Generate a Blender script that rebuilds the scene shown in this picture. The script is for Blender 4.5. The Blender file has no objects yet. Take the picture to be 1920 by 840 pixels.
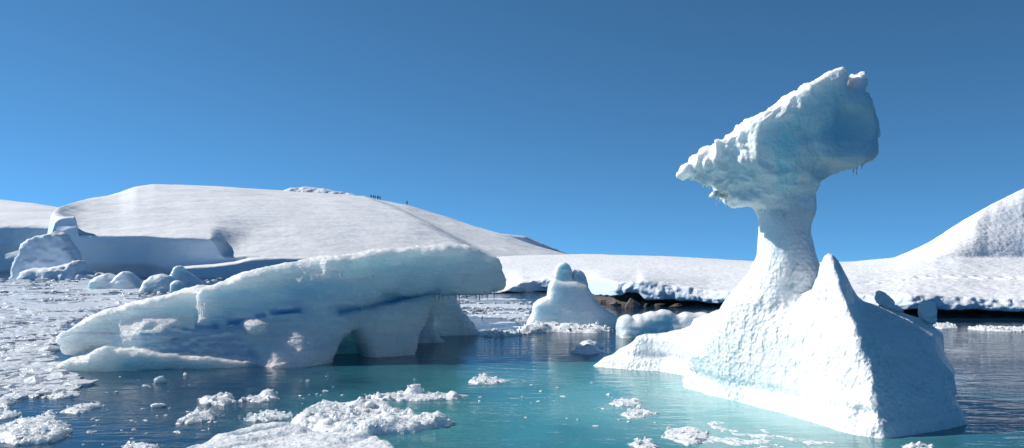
import bpy, math, random
import numpy as np
from mathutils import Vector

random.seed(7)
RNG = np.random.default_rng(11)
F, H, U0, V0 = 1663.0, 2.5, 960.0, 490.0      # focal length in photo pixels, eye height, horizon column/row

# ------------------------------------------------------------------ scene, camera, light
sc = bpy.context.scene
col = sc.collection
sc.render.engine = 'CYCLES'
sc.view_settings.view_transform = 'Standard'
sc.view_settings.look = 'None'
sc.view_settings.gamma = 1.0
sc.view_settings.use_curve_mapping = False
sc.view_settings.exposure = 0.36
sc.cycles.max_bounces = 8
sc.cycles.diffuse_bounces = 4
sc.cycles.glossy_bounces = 4
sc.cycles.transparent_max_bounces = 12
sc.cycles.sample_clamp_indirect = 6.0
sc.cycles.caustics_reflective = False
sc.cycles.caustics_refractive = False

cam_d = bpy.data.cameras.new('camera')
cam = bpy.data.objects.new('camera', cam_d)
col.objects.link(cam)
cam.location = (0, 0, H)
cam.rotation_euler = (math.radians(90), 0, 0)
cam_d.sensor_width = 36.0
cam_d.lens = 36.0 * F / 1920.0
cam_d.shift_y = (V0 - 420.0) / 1920.0
cam_d.clip_start = 0.1
cam_d.clip_end = 20000
sc.camera = cam

SUN_EL, SUN_AZ = 36.0, -73.0
el, az = math.radians(SUN_EL), math.radians(SUN_AZ)
S = Vector((math.sin(az) * math.cos(el), math.cos(az) * math.cos(el), math.sin(el)))
sun_d = bpy.data.lights.new('sun', 'SUN')
sun_d.energy = 4.45
sun_d.angle = math.radians(0.5)
sun_d.color = (1.0, 0.955, 0.89)
sun = bpy.data.objects.new('sun', sun_d)
sun.rotation_euler = S.to_track_quat('Z', 'Y').to_euler()
sun.location = S * 200
col.objects.link(sun)

w = bpy.data.worlds.new('World')
sc.world = w
w.use_nodes = True
nt = w.node_tree
sky = nt.nodes.new('ShaderNodeTexSky')
sky.sky_type = 'NISHITA'
sky.sun_disc = False
sky.sun_elevation = el
sky.sun_rotation = az
sky.altitude = 3000
sky.air_density = 0.5
sky.dust_density = 0.0
sky.ozone_density = 5.0
bg = nt.nodes['Background']
bg.inputs['Strength'].default_value = 0.145
tc = nt.nodes.new('ShaderNodeTexCoord')
up = nt.nodes.new('ShaderNodeVectorMath'); up.operation = 'ADD'; up.inputs[1].default_value = (0, 0, 0.115)
nrm_ = nt.nodes.new('ShaderNodeVectorMath'); nrm_.operation = 'NORMALIZE'
nt.links.new(tc.outputs['Generated'], up.inputs[0]); nt.links.new(up.outputs[0], nrm_.inputs[0])
nt.links.new(nrm_.outputs[0], sky.inputs['Vector'])
tint = nt.nodes.new('ShaderNodeMixRGB'); tint.blend_type = 'MULTIPLY'; tint.inputs[0].default_value = 1.0
tint.inputs[2].default_value = (0.73, 1.06, 0.86, 1)
gam = nt.nodes.new('ShaderNodeGamma'); gam.inputs['Gamma'].default_value = 1.15
nt.links.new(sky.outputs['Color'], gam.inputs['Color'])
nt.links.new(gam.outputs[0], tint.inputs[1])
nt.links.new(tint.outputs[0], bg.inputs['Color'])

# ------------------------------------------------------------------ numeric helpers
def P(u, v, Y):
    return np.array([(u - U0) / F * Y, Y, H - (v - V0) / F * Y])

def W(u, v, z=0.0):
    Y = F * (H - z) / (v - V0)
    return np.array([(u - U0) / F * Y, Y])

def _hash(ix, iy, iz, seed):
    h = (ix.astype(np.int64) * 374761393 + iy.astype(np.int64) * 668265263 + iz.astype(np.int64) * 2147483647 + seed * 1274126177) & 0xFFFFFFFF
    h = ((h ^ (h >> 13)) * 1274126177) & 0xFFFFFFFF
    h = ((h ^ (h >> 16)) * 2246822519) & 0xFFFFFFFF
    h = h ^ (h >> 15)
    return (h & 0xFFFFFF).astype(np.float64) / float(0xFFFFFF) * 2 - 1

def vnoise(p, seed=0):
    p = np.asarray(p, float)
    i = np.floor(p).astype(np.int64)
    f = p - i
    f = f * f * f * (f * (f * 6 - 15) + 10)
    x, y, z = i[..., 0], i[..., 1], i[..., 2]
    fx, fy, fz = f[..., 0], f[..., 1], f[..., 2]
    out = 0
    for dx in (0, 1):
        for dy in (0, 1):
            for dz in (0, 1):
                wgt = (fx if dx else 1 - fx) * (fy if dy else 1 - fy) * (fz if dz else 1 - fz)
                out = out + wgt * _hash(x + dx, y + dy, z + dz, seed)
    return out

def fbm(p, seed=0, octs=4, gain=0.5):
    p = np.asarray(p, float)
    a, s, tot = 1.0, 0, 0
    for k in range(octs):
        s = s + a * vnoise(p, seed + k * 17)
        tot += a
        a *= gain
        p = p * 2.03 + 11.3
    return s / tot

def billow(p, seed=0, octs=3):
    p = np.asarray(p, float)
    a, s, tot = 1.0, 0, 0
    for k in range(octs):
        s = s + a * np.abs(vnoise(p, seed + k * 13))
        tot += a
        a *= 0.5
        p = p * 2.07 + 5.1
    return s / tot

def ridged(p, seed=0, octs=3):
    return 1 - 2 * billow(p, seed, octs)

def smin(a, b, k):
    h = np.clip(0.5 + 0.5 * (b - a) / k, 0, 1)
    return b + (a - b) * h - k * h * (1 - h)

def smax(a, b, k):
    return -smin(-a, -b, k)

def poly_sdf(poly, gx, gy):
    poly = np.asarray(poly, float)
    d = np.full(gx.shape, 1e9)
    inside = np.zeros(gx.shape, bool)
    n = len(poly)
    for i in range(n):
        ax, ay = poly[i]
        bx, by = poly[(i + 1) % n]
        ex, ey = bx - ax, by - ay
        wx, wy = gx - ax, gy - ay
        t = np.clip((wx * ex + wy * ey) / (ex * ex + ey * ey + 1e-12), 0, 1)
        d = np.minimum(d, (wx - ex * t) ** 2 + (wy - ey * t) ** 2)
        c = ((ay <= gy) & (by > gy)) | ((by <= gy) & (ay > gy))
        den = by - ay if abs(by - ay) > 1e-12 else 1e-12
        xi = ax + (gy - ay) / den * ex
        inside ^= c & (gx < xi)
    d = np.sqrt(d)
    return np.where(inside, -d, d)

def line_dist(pts, gx, gy):
    d = np.full(gx.shape, 1e9)
    for (ax, ay), (bx, by) in zip(pts[:-1], pts[1:]):
        ex, ey = bx - ax, by - ay
        t = np.clip(((gx - ax) * ex + (gy - ay) * ey) / (ex * ex + ey * ey + 1e-12), 0, 1)
        d = np.minimum(d, np.hypot(gx - ax - ex * t, gy - ay - ey * t))
    return d

def surface_nets(v, org, h):
    s = v < 0
    n = s[:-1, :-1, :-1].astype(np.int8)
    tot = np.zeros_like(n)
    for dx in (0, 1):
        for dy in (0, 1):
            for dz in (0, 1):
                tot += s[dx:dx + n.shape[0], dy:dy + n.shape[1], dz:dz + n.shape[2]]
    act = (tot > 0) & (tot < 8)
    cells = np.argwhere(act)
    idx = np.full(n.shape, -1, np.int64)
    idx[act] = np.arange(len(cells))
    cor = {}
    for dx in (0, 1):
        for dy in (0, 1):
            for dz in (0, 1):
                cor[(dx, dy, dz)] = v[cells[:, 0] + dx, cells[:, 1] + dy, cells[:, 2] + dz]
    acc = np.zeros((len(cells), 3))
    cnt = np.zeros(len(cells))
    for a in cor:
        for ax in range(3):
            if a[ax] == 1:
                continue
            b = list(a); b[ax] = 1; b = tuple(b)
            va, vb = cor[a], cor[b]
            m = (va < 0) != (vb < 0)
            t = np.where(m, va / np.where(m, va - vb, 1), 0)
            pt = np.zeros((len(cells), 3)) + np.array(a, float)
            pt[:, ax] += t
            acc[m] += pt[m]
            cnt += m
    verts = org + h * (cells + acc / cnt[:, None])
    quads = []
    for ax in range(3):
        o1, o2 = (ax + 1) % 3, (ax + 2) % 3
        sl0 = [slice(None)] * 3; sl1 = [slice(None)] * 3
        sl0[ax] = slice(0, -1); sl1[ax] = slice(1, None)
        ch = s[tuple(sl0)] != s[tuple(sl1)]
        e = np.argwhere(ch)
        e = e[(e[:, o1] > 0) & (e[:, o2] > 0) & (e[:, o1] < v.shape[o1] - 1) & (e[:, o2] < v.shape[o2] - 1)]
        neg = s[e[:, 0], e[:, 1], e[:, 2]]
        q = []
        for d1, d2 in ((0, 0), (-1, 0), (-1, -1), (0, -1)):
            c = e.copy(); c[:, o1] += d1; c[:, o2] += d2
            q.append(idx[c[:, 0], c[:, 1], c[:, 2]])
        q = np.stack(q, 1)
        q[~neg] = q[~neg][:, ::-1]
        quads.append(q)
    return verts, np.concatenate(quads)

def vnormals(verts, quads):
    a = verts[quads[:, 2]] - verts[quads[:, 0]]
    b = verts[quads[:, 3 if quads.shape[1] == 4 else 1]] - verts[quads[:, 1 if quads.shape[1] == 4 else 0]]
    if quads.shape[1] == 3:
        a, b = verts[quads[:, 1]] - verts[quads[:, 0]], verts[quads[:, 2]] - verts[quads[:, 0]]
    fn = np.cross(a, b)
    n = np.zeros_like(verts)
    for k in range(quads.shape[1]):
        np.add.at(n, quads[:, k], fn)
    return n / (np.linalg.norm(n, axis=1)[:, None] + 1e-12)

def relax(verts, quads, it=1, lam=0.5):
    for _ in range(it):
        acc = np.zeros_like(verts); c = np.zeros(len(verts))
        for k in range(4):
            a, b = quads[:, k], quads[:, (k + 1) % 4]
            np.add.at(acc, a, verts[b]); np.add.at(c, a, 1)
            np.add.at(acc, b, verts[a]); np.add.at(c, b, 1)
        verts = verts + lam * (acc / np.maximum(c, 1)[:, None] - verts)
    return verts

def mesh_of(name, verts, faces, attrs=None, smooth=True):
    me = bpy.data.meshes.new(name)
    verts = np.asarray(verts, float); faces = np.asarray(faces, np.int64)
    k = faces.shape[1]
    me.vertices.add(len(verts)); me.vertices.foreach_set('co', verts.ravel())
    me.loops.add(faces.size); me.loops.foreach_set('vertex_index', faces.ravel().astype(np.int32))
    me.polygons.add(len(faces))
    me.polygons.foreach_set('loop_start', np.arange(0, faces.size, k, dtype=np.int32))
    me.polygons.foreach_set('loop_total', np.full(len(faces), k, np.int32))
    me.polygons.foreach_set('use_smooth', np.full(len(faces), smooth, bool))
    for nm, arr in (attrs or {}).items():
        at = me.attributes.new(nm, 'FLOAT', 'POINT')
        at.data.foreach_set('value', np.asarray(arr, np.float32))
    me.update(calc_edges=True)
    me.validate()
    return me

def compact(verts, faces, sel, attrs=None):
    f = faces[sel]
    used = np.unique(f)
    rm = np.full(len(verts), -1, np.int64); rm[used] = np.arange(len(used))
    return verts[used], rm[f], {k: a[used] for k, a in (attrs or {}).items()}

def tag(o, label=None, cat=None, group=None, kind=None):
    if label: o['label'] = label
    if cat: o['category'] = cat
    if group: o['group'] = group
    if kind: o['kind'] = kind
    return o

def link(name, me, m, parent=None):
    o = bpy.data.objects.new(name, me)
    col.objects.link(o)
    if m is not None and len(me.materials) == 0:
        me.materials.append(m)
    if parent is not None:
        o.parent = parent
        o.matrix_parent_inverse = parent.matrix_basis.inverted()
    return o

def empty(name, loc, label=None, cat=None, group=None):
    o = bpy.data.objects.new(name, None)
    col.objects.link(o)
    o.location = loc
    o.empty_display_size = 0.2
    return tag(o, label, cat, group)

# ------------------------------------------------------------------ materials
class NT:
    def __init__(self, name):
        self.m = bpy.data.materials.new(name); self.m.use_nodes = True
        self.t = self.m.node_tree; self.b = self.t.nodes['Principled BSDF']
        self.out = self.t.nodes['Material Output']
    def n(self, ty, **kw):
        x = self.t.nodes.new(ty)
        for k, v in kw.items(): setattr(x, k, v)
        return x
    def l(self, a, b): self.t.links.new(a, b)
    def coord(self, scale=(1, 1, 1), rot=(0, 0, 0)):
        g = self.n('ShaderNodeNewGeometry'); mp = self.n('ShaderNodeMapping')
        mp.inputs['Scale'].default_value = scale; mp.inputs['Rotation'].default_value = rot
        self.l(g.outputs['Position'], mp.inputs['Vector'])
        return mp.outputs['Vector']
    def noise(self, vec, scale, detail=4, rough=0.55, dist=0.0):
        x = self.n('ShaderNodeTexNoise')
        x.inputs['Scale'].default_value = scale; x.inputs['Detail'].default_value = detail
        x.inputs['Roughness'].default_value = rough; x.inputs['Distortion'].default_value = dist
        self.l(vec, x.inputs['Vector'])
        return x.outputs['Fac']
    def vor(self, vec, scale, smooth=0.5):
        x = self.n('ShaderNodeTexVoronoi', feature='SMOOTH_F1')
        x.inputs['Scale'].default_value = scale; x.inputs['Smoothness'].default_value = smooth
        self.l(vec, x.inputs['Vector'])
        return x.outputs['Distance']
    def ramp(self, fac, a, b, ca=(0, 0, 0, 1), cb=(1, 1, 1, 1)):
        x = self.n('ShaderNodeValToRGB')
        e = x.color_ramp.elements
        e[0].position = a; e[1].position = b; e[0].color = ca; e[1].color = cb
        self.l(fac, x.inputs['Fac'])
        return x.outputs['Color']
    def mix(self, fac, a, b):
        x = self.n('ShaderNodeMix', data_type='RGBA')
        for sock, v in ((x.inputs['Factor'], fac), (x.inputs['A'], a), (x.inputs['B'], b)):
            if isinstance(v, (int, float, tuple)): sock.default_value = v
            else: self.l(v, sock)
        x.inputs
        return x.outputs['Result']
    def mixc(self, fac, a, b):
        x = self.n('ShaderNodeMixRGB')
        for sock, v in ((x.inputs['Fac'], fac), (x.inputs['Color1'], a), (x.inputs['Color2'], b)):
            if isinstance(v, (int, float)): sock.default_value = v
            elif isinstance(v, tuple): sock.default_value = v
            else: self.l(v, sock)
        return x.outputs['Color']
    def math(self, op, a, b=None):
        x = self.n('ShaderNodeMath', operation=op)
        for i, v in enumerate((a, b)):
            if v is None: continue
            if isinstance(v, (int, float)): x.inputs[i].default_value = v
            else: self.l(v, x.inputs[i])
        return x.outputs[0]
    def attr(self, name):
        x = self.n('ShaderNodeAttribute'); x.attribute_name = name
        return x.outputs['Fac']
    def bump(self, height, dist, strength=1.0, normal=None):
        x = self.n('ShaderNodeBump')
        x.inputs['Distance'].default_value = dist; x.inputs['Strength'].default_value = strength
        self.l(height, x.inputs['Height'])
        if normal is not None: self.l(normal, x.inputs['Normal'])
        return x.outputs['Normal']
    def nz(self):
        g = self.n('ShaderNodeNewGeometry'); s = self.n('ShaderNodeSeparateXYZ')
        self.l(g.outputs['Normal'], s.inputs[0])
        return s.outputs['Z']

def snow_mat(name, c=(0.86, 0.87, 0.89, 1), c2=(0.76, 0.79, 0.83, 1), big=0.05, fine=1.2, amp_big=0.6, amp_fine=0.05, stretch=(1, 1, 1), cups=0.0, cupscale=2.0, side=None):
    t = NT(name)
    v = t.coord(stretch)
    n1 = t.noise(v, big, 5)
    n2 = t.noise(v, fine, 5, 0.6)
    cc = t.mixc(t.ramp(n1, 0.35, 0.7), c, c2)
    if side:    # steep faces: bare glacier ice, with the blue of shade painted in
        nz = t.math('ADD', t.nz(), t.math('MULTIPLY', t.math('SUBTRACT', n2, 0.5), 0.35))
        cc = t.mixc(t.ramp(nz, 0.40, 0.72), side, cc)
    t.l(cc, t.b.inputs['Base Color'])
    nm = t.bump(n1, amp_big)
    nm = t.bump(n2, amp_fine, 1.0, nm)
    if cups:
        nm = t.bump(t.vor(t.coord(), cupscale, 0.6), cups, 1.0, nm)
    t.l(nm, t.b.inputs['Normal'])
    t.b.inputs['Roughness'].default_value = 0.65
    t.b.inputs['Specular IOR Level'].default_value = 0.25
    return t.m

def ice_mat(name, white=(0.84, 0.88, 0.90, 1), blue=(0.50, 0.74, 0.84, 1), deep=(0.46, 0.72, 0.85, 1), a=0.4, b=0.7, nscale=(0.5, 0.5, 1.6),
            snow_top=True, rough=0.38, sss=0.3, cups=0.0, cupscale=9.0, lay=0.0, fine=0.02, layrot=(0, 0, 0), use_blue=True, coarse=0.08, sscale=0.16):
    t = NT(name)
    v = t.coord(nscale, layrot)
    n1 = t.noise(v, 1.0, 5, 0.55, 0.4)
    c = t.mixc(t.ramp(n1, a, b), blue, white)
    if use_blue:
        bl = t.attr('blue')
        c = t.mixc(bl, c, deep)
    if name == 'head_ice':
        c = t.mixc(t.attr('cyan'), c, (0.66, 0.90, 0.95, 1))
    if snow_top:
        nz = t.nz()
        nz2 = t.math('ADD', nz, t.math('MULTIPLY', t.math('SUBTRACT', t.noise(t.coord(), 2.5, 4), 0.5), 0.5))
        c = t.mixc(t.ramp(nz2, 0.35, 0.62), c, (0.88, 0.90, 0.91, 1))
    t.l(c, t.b.inputs['Base Color'])
    nm = t.bump(t.noise(t.coord(), 3.0, 6, 0.6), coarse)
    nm = t.bump(t.noise(t.coord(), 22.0, 4, 0.6), fine, 1.0, nm)
    if lay:
        nm = t.bump(t.noise(t.coord((0.25, 0.25, 3.2), layrot), 2.0, 5, 0.6), lay, 1.0, nm)
    if cups:
        wv = t.coord()
        msk = t.math('ADD', t.ramp(t.noise(wv, 0.8, 3, 0.6), 0.36, 0.62), 0.22)
        c1 = t.math('MULTIPLY', t.vor(wv, cupscale, 0.35), msk)
        c2_ = t.math('MULTIPLY', t.vor(t.coord((1, 1, .6), (0, .3, .4)), cupscale * .48, 0.5), 0.9)
        nm = t.bump(t.math('ADD', c1, c2_), cups, 1.0, nm)
        run = t.noise(t.coord((5.5, 5.5, .45)), 1.0, 3, 0.5)      # melt runnels down the flanks
        nm = t.bump(run, cups * 1.6, 1.0, nm)
    t.l(nm, t.b.inputs['Normal'])
    t.b.inputs['Roughness'].default_value = rough
    t.b.inputs['IOR'].default_value = 1.31
    t.b.inputs['Subsurface Weight'].default_value = sss
    t.b.inputs['Subsurface Radius'].default_value = (0.68, 1.0, 1.12)
    t.b.inputs['Subsurface Scale'].default_value = sscale
    return t.m

M = {}
M['far_snow'] = snow_mat('far_snow', c=(0.77, 0.78, 0.80, 1), c2=(0.73, 0.75, 0.78, 1), big=0.035, fine=0.22, amp_big=2.4, amp_fine=0.22, stretch=(1, 1.0, 1), side=(0.66, 0.81, 0.93, 1))
M['shore_snow'] = snow_mat('shore_snow', c=(0.80, 0.81, 0.83, 1), c2=(0.76, 0.78, 0.81, 1), big=0.2, fine=1.6, amp_big=0.25, amp_fine=0.09, cups=0.03, cupscale=3.1, side=(0.58, 0.72, 0.84, 1))
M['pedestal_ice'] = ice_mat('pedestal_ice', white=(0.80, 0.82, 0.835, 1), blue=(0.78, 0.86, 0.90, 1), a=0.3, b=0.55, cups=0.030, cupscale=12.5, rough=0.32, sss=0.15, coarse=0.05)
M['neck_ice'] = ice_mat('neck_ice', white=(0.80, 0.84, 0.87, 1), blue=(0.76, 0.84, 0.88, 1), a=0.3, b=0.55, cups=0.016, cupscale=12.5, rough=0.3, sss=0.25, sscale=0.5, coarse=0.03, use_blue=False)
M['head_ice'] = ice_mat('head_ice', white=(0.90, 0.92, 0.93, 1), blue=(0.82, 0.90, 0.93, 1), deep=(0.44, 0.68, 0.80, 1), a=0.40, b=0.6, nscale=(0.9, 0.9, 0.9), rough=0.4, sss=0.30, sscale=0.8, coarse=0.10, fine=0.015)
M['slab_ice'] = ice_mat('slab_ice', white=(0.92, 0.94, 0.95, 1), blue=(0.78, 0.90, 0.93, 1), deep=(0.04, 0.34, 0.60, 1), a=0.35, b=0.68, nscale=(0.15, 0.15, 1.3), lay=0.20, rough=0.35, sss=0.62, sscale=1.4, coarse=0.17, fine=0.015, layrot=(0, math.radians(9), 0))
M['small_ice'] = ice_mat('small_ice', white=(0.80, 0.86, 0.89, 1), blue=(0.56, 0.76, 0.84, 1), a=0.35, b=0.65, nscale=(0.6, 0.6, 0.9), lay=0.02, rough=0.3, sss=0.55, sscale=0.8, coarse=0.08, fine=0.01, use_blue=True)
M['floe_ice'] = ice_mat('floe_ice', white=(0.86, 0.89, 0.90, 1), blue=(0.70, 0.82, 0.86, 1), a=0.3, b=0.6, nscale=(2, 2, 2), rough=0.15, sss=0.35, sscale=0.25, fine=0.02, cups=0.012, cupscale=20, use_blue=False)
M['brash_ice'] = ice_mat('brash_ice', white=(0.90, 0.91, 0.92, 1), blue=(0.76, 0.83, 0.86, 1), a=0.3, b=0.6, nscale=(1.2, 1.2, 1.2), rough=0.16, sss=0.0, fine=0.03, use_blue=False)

t = NT('rock_dark')
v = t.coord()
t.l(t.mixc(t.ramp(t.noise(v, 1.5, 6, 0.6), 0.4, 0.65), (0.030, 0.026, 0.024, 1), (0.085, 0.072, 0.066, 1)), t.b.inputs['Base Color'])
t.l(t.bump(t.noise(v, 4.0, 6, 0.65), 0.12), t.b.inputs['Normal']); t.b.inputs['Roughness'].default_value = 0.7
M['rock'] = t.m
t = NT('rock_pink')
v = t.coord()
t.l(t.mixc(t.ramp(t.noise(v, 3.0, 6, 0.6), 0.35, 0.65), (0.17, 0.12, 0.105, 1), (0.30, 0.225, 0.20, 1)), t.b.inputs['Base Color'])
t.l(t.bump(t.noise(v, 7.0, 6, 0.65), 0.06), t.b.inputs['Normal']); t.b.inputs['Roughness'].default_value = 0.75
M['rock_pink'] = t.m
t = NT('seabed_silt')
v = t.coord()
t.l(t.mixc(t.ramp(t.noise(v, 0.12, 4), 0.35, 0.65), (0.42, 0.52, 0.50, 1), (0.55, 0.64, 0.60, 1)), t.b.inputs['Base Color'])
t.b.inputs['Roughness'].default_value = 0.9
M['seabed'] = t.m
for nm, c in (('cloth_black', (0.02, 0.022, 0.03, 1)), ('cloth_red', (0.10, 0.02, 0.03, 1)), ('cloth_navy', (0.02, 0.03, 0.06, 1)), ('skin', (0.45, 0.28, 0.2, 1))):
    t = NT(nm)
    t.l(t.mixc(t.noise(t.coord(), 6, 3), c, tuple(x * 1.4 for x in c[:3]) + (1,)), t.b.inputs['Base Color'])
    t.b.inputs['Roughness'].default_value = 0.85
    M[nm] = t.m

# water: a clear, absorbing body under a rippled mirror surface
t = NT('sea_water')
t.t.nodes.remove(t.b)
v1 = t.coord((1.0, 2.2, 1))
r1 = t.noise(v1, 1.1, 3, 0.5, 0.3)
r2 = t.noise(t.coord((1.0, 1.8, 1), (0, 0, 0.35)), 5.0, 3, 0.55, 0.2)
patch = t.ramp(t.noise(t.coord((0.5, 1.6, 1)), 0.16, 3), 0.42, 0.62)
hgt = t.math('ADD', t.math('MULTIPLY', r1, 0.022), t.math('MULTIPLY', t.math('MULTIPLY', r2, t.math('ADD', patch, 0.15)), 0.012))
nm = t.bump(hgt, 1.0)
fr = t.n('ShaderNodeFresnel'); fr.inputs['IOR'].default_value = 1.333; t.l(nm, fr.inputs['Normal'])
gl = t.n('ShaderNodeBsdfGlossy'); gl.inputs['Roughness'].default_value = 0.03; t.l(nm, gl.inputs['Normal'])
tr = t.n('ShaderNodeBsdfTransparent')
mx = t.n('ShaderNodeMixShader')
bk = t.n('ShaderNodeNewGeometry').outputs['Backfacing']
fac = t.math('MULTIPLY', fr.outputs[0], t.math('SUBTRACT', 1.0, bk))
fac = t.math('ADD', fac, t.math('MULTIPLY', bk, 0.05))
t.l(fac, mx.inputs[0]); # glacial milk: rock flour in the water, with the glow of submerged ice painted in
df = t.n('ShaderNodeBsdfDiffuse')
g_ = t.n('ShaderNodeNewGeometry'); mp_ = t.n('ShaderNodeMapping')
mp_.inputs['Location'].default_value = (-0.29, -1.36, 0); mp_.inputs['Scale'].default_value = (0.125, 0.085, 0)
t.l(g_.outputs['Position'], mp_.inputs['Vector'])
ln = t.n('ShaderNodeVectorMath', operation='LENGTH'); t.l(mp_.outputs[0], ln.inputs[0])
milk_glow = t.math('ADD', ln.outputs['Value'], t.math('MULTIPLY', t.math('SUBTRACT', t.noise(t.coord(), 0.22, 4), 0.5), 0.9))
mk = t.ramp(milk_glow, 0.15, 0.92, (1, 1, 1, 1), (0, 0, 0, 1))
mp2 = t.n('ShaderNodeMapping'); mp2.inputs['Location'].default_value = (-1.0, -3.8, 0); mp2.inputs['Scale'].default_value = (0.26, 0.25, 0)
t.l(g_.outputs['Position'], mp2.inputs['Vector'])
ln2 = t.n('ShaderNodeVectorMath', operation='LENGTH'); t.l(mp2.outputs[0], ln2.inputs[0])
foot_glow = t.ramp(t.math('ADD', ln2.outputs['Value'], t.math('MULTIPLY', t.math('SUBTRACT', t.noise(t.coord(), 0.6, 4), 0.5), 0.7)), 0.35, 1.15, (.7, .7, .7, 1), (0, 0, 0, 1))  # pale glow of submerged ice, painted into the water around the pedestal foot
t.l(t.mixc(foot_glow, t.mixc(mk, (0.012, 0.055, 0.11, 1), (0.085, 0.40, 0.42, 1)), (0.30, 0.62, 0.62, 1)), df.inputs['Color'])
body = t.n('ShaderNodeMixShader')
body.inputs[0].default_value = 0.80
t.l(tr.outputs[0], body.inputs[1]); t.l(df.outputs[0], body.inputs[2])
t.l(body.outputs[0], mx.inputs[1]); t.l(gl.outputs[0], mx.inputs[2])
t.l(mx.outputs[0], t.out.inputs['Surface'])
va = t.n('ShaderNodeVolumeAbsorption')
va.inputs['Color'].default_value = (0.05, 0.72, 0.80, 1)
va.inputs['Density'].default_value = 0.30
t.l(va.outputs[0], t.out.inputs['Volume'])
M['water'] = t.m

# ------------------------------------------------------------------ the sea
def box_mesh(name, x0, x1, y0, y1, z0, z1):
    vs = [(x, y, z) for z in (z0, z1) for y in (y0, y1) for x in (x0, x1)]
    fs = [(0, 2, 3, 1), (4, 5, 7, 6), (0, 1, 5, 4), (2, 6, 7, 3), (0, 4, 6, 2), (1, 3, 7, 5)]
    return mesh_of(name, vs, fs, smooth=False)
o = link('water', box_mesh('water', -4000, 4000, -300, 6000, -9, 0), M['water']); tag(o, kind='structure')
n = 220
qx = np.linspace(-1, 1, n); qy = np.linspace(0, 1, n)
gx, gy = np.meshgrid(60 * qx + 3840 * qx ** 7, -290 + 330 * np.clip(qy / .1, 0, 1) ** .5 * 0 + np.interp(qy, [0, .1, .8, 1], [0, 290, 390, 6190]), indexing='ij')
def grid_faces(a, b):
    i, j = np.meshgrid(np.arange(a - 1), np.arange(b - 1), indexing='ij')
    i, j = i.ravel(), j.ravel()
    return np.stack([i * b + j, (i + 1) * b + j, (i + 1) * b + j + 1, i * b + j + 1], 1)
gz = -6.5 + 0.5 * fbm(np.stack([gx * .02, gy * .02, gx * 0], -1), 3)
gz += 3.4 * np.exp(-(((gx - 1.5) / 5.5) ** 2 + ((gy - 17) / 9.0) ** 2))
o = link('seabed', mesh_of('seabed', np.stack([gx, gy, gz], -1).reshape(-1, 3), grid_faces(n, n)), M['seabed']); tag(o, kind='structure')

# ------------------------------------------------------------------ terrain from radial profiles
def interp(tab, u):
    tab = np.asarray(tab, float)
    return np.interp(u, tab[:, 0], tab[:, 1])

def smooth1(a, k):
    if k < 1: return a
    ker = np.hanning(2 * k + 3)[1:-1]; ker /= ker.sum()
    return np.convolve(np.pad(a, k, mode='edge'), ker, 'valid')

def strip(name, us, prof, counts, mat, disp=None, kind='structure'):
    """prof: list of (Y[u], z[u]) control curves, joined by counts[k] steps each"""
    Ys, Zs = [], []
    for k in range(len(prof) - 1):
        (ya, za), (yb, zb) = prof[k], prof[k + 1]
        for q in np.linspace(0, 1, counts[k], endpoint=False):
            Ys.append(ya + (yb - ya) * q); Zs.append(za + (zb - za) * q)
    Ys.append(prof[-1][0]); Zs.append(prof[-1][1])
    Y = np.array(Ys).T; Z = np.array(Zs).T
    for _ in range(2):   # round the corners a little along each profile
        Y[:, 1:-1] = 0.5 * Y[:, 1:-1] + 0.25 * (Y[:, :-2] + Y[:, 2:]); Z[:, 1:-1] = 0.5 * Z[:, 1:-1] + 0.25 * (Z[:, :-2] + Z[:, 2:])
    X = (us[:, None] - U0) / F * Y
    pts = np.stack([X, Y, Z], -1)
    if disp is not None:
        pts = disp(pts, us)
    f = grid_faces(*Y.shape)
    o = link(name, mesh_of(name, pts.reshape(-1, 3), f), mat)
    return tag(o, kind=kind)

def zof(v, Y): return H - (v - V0) / F * Y

# main snow hill with its ice cliff
us = np.arange(84, 1180, 3.0)
vc = smooth1(interp([(84, 470), (92, 415), (97, 400), (110, 388), (180, 368), (225, 360), (255, 349), (290, 345), (360, 347), (440, 352), (530, 359), (620, 366), (690, 371), (763, 380), (850, 405), (950, 436), (1000, 455), (1065, 476), (1120, 495), (1180, 512)], us), 2)
yc = smooth1(interp([(84, 141), (97, 152), (130, 172), (200, 260), (300, 340), (700, 400), (1000, 300), (1180, 260)], us), 22)
ysh = 138 + 0.02 * np.sqrt((us - 300) ** 2 + 150.0 ** 2) - 3
vt = smooth1(interp([(84, 470), (92, 450), (100, 442), (200, 441), (300, 443), (405, 446), (600, 452), (900, 475), (1180, 512)], us), 8)
zt = zof(vt, ysh); zc = zof(vc, yc)
zt = np.minimum(zt, zc - 0.2)
def ease(ya, za, yb, zb, q, p):
    return ya + (yb - ya) * q, za + (zb - za) * (1 - (1 - q) ** p)
prof = [(ysh + 1.5, np.full_like(us, -2.0)), (ysh, np.zeros_like(us) - 0.1), (ysh - .7, zt * 0.6), (ysh - 0.8, zt * .97), (ysh + .5, zt)]
for q in (0.15, 0.35, 0.55, 0.75, 0.9, 1.0):
    prof.append(ease(ysh + 1, zt, yc, zc, q, 1.25))
prof += [(yc * 1.15, zc * 0.9), (yc * 1.6, zc * 0 - 3)]
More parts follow.
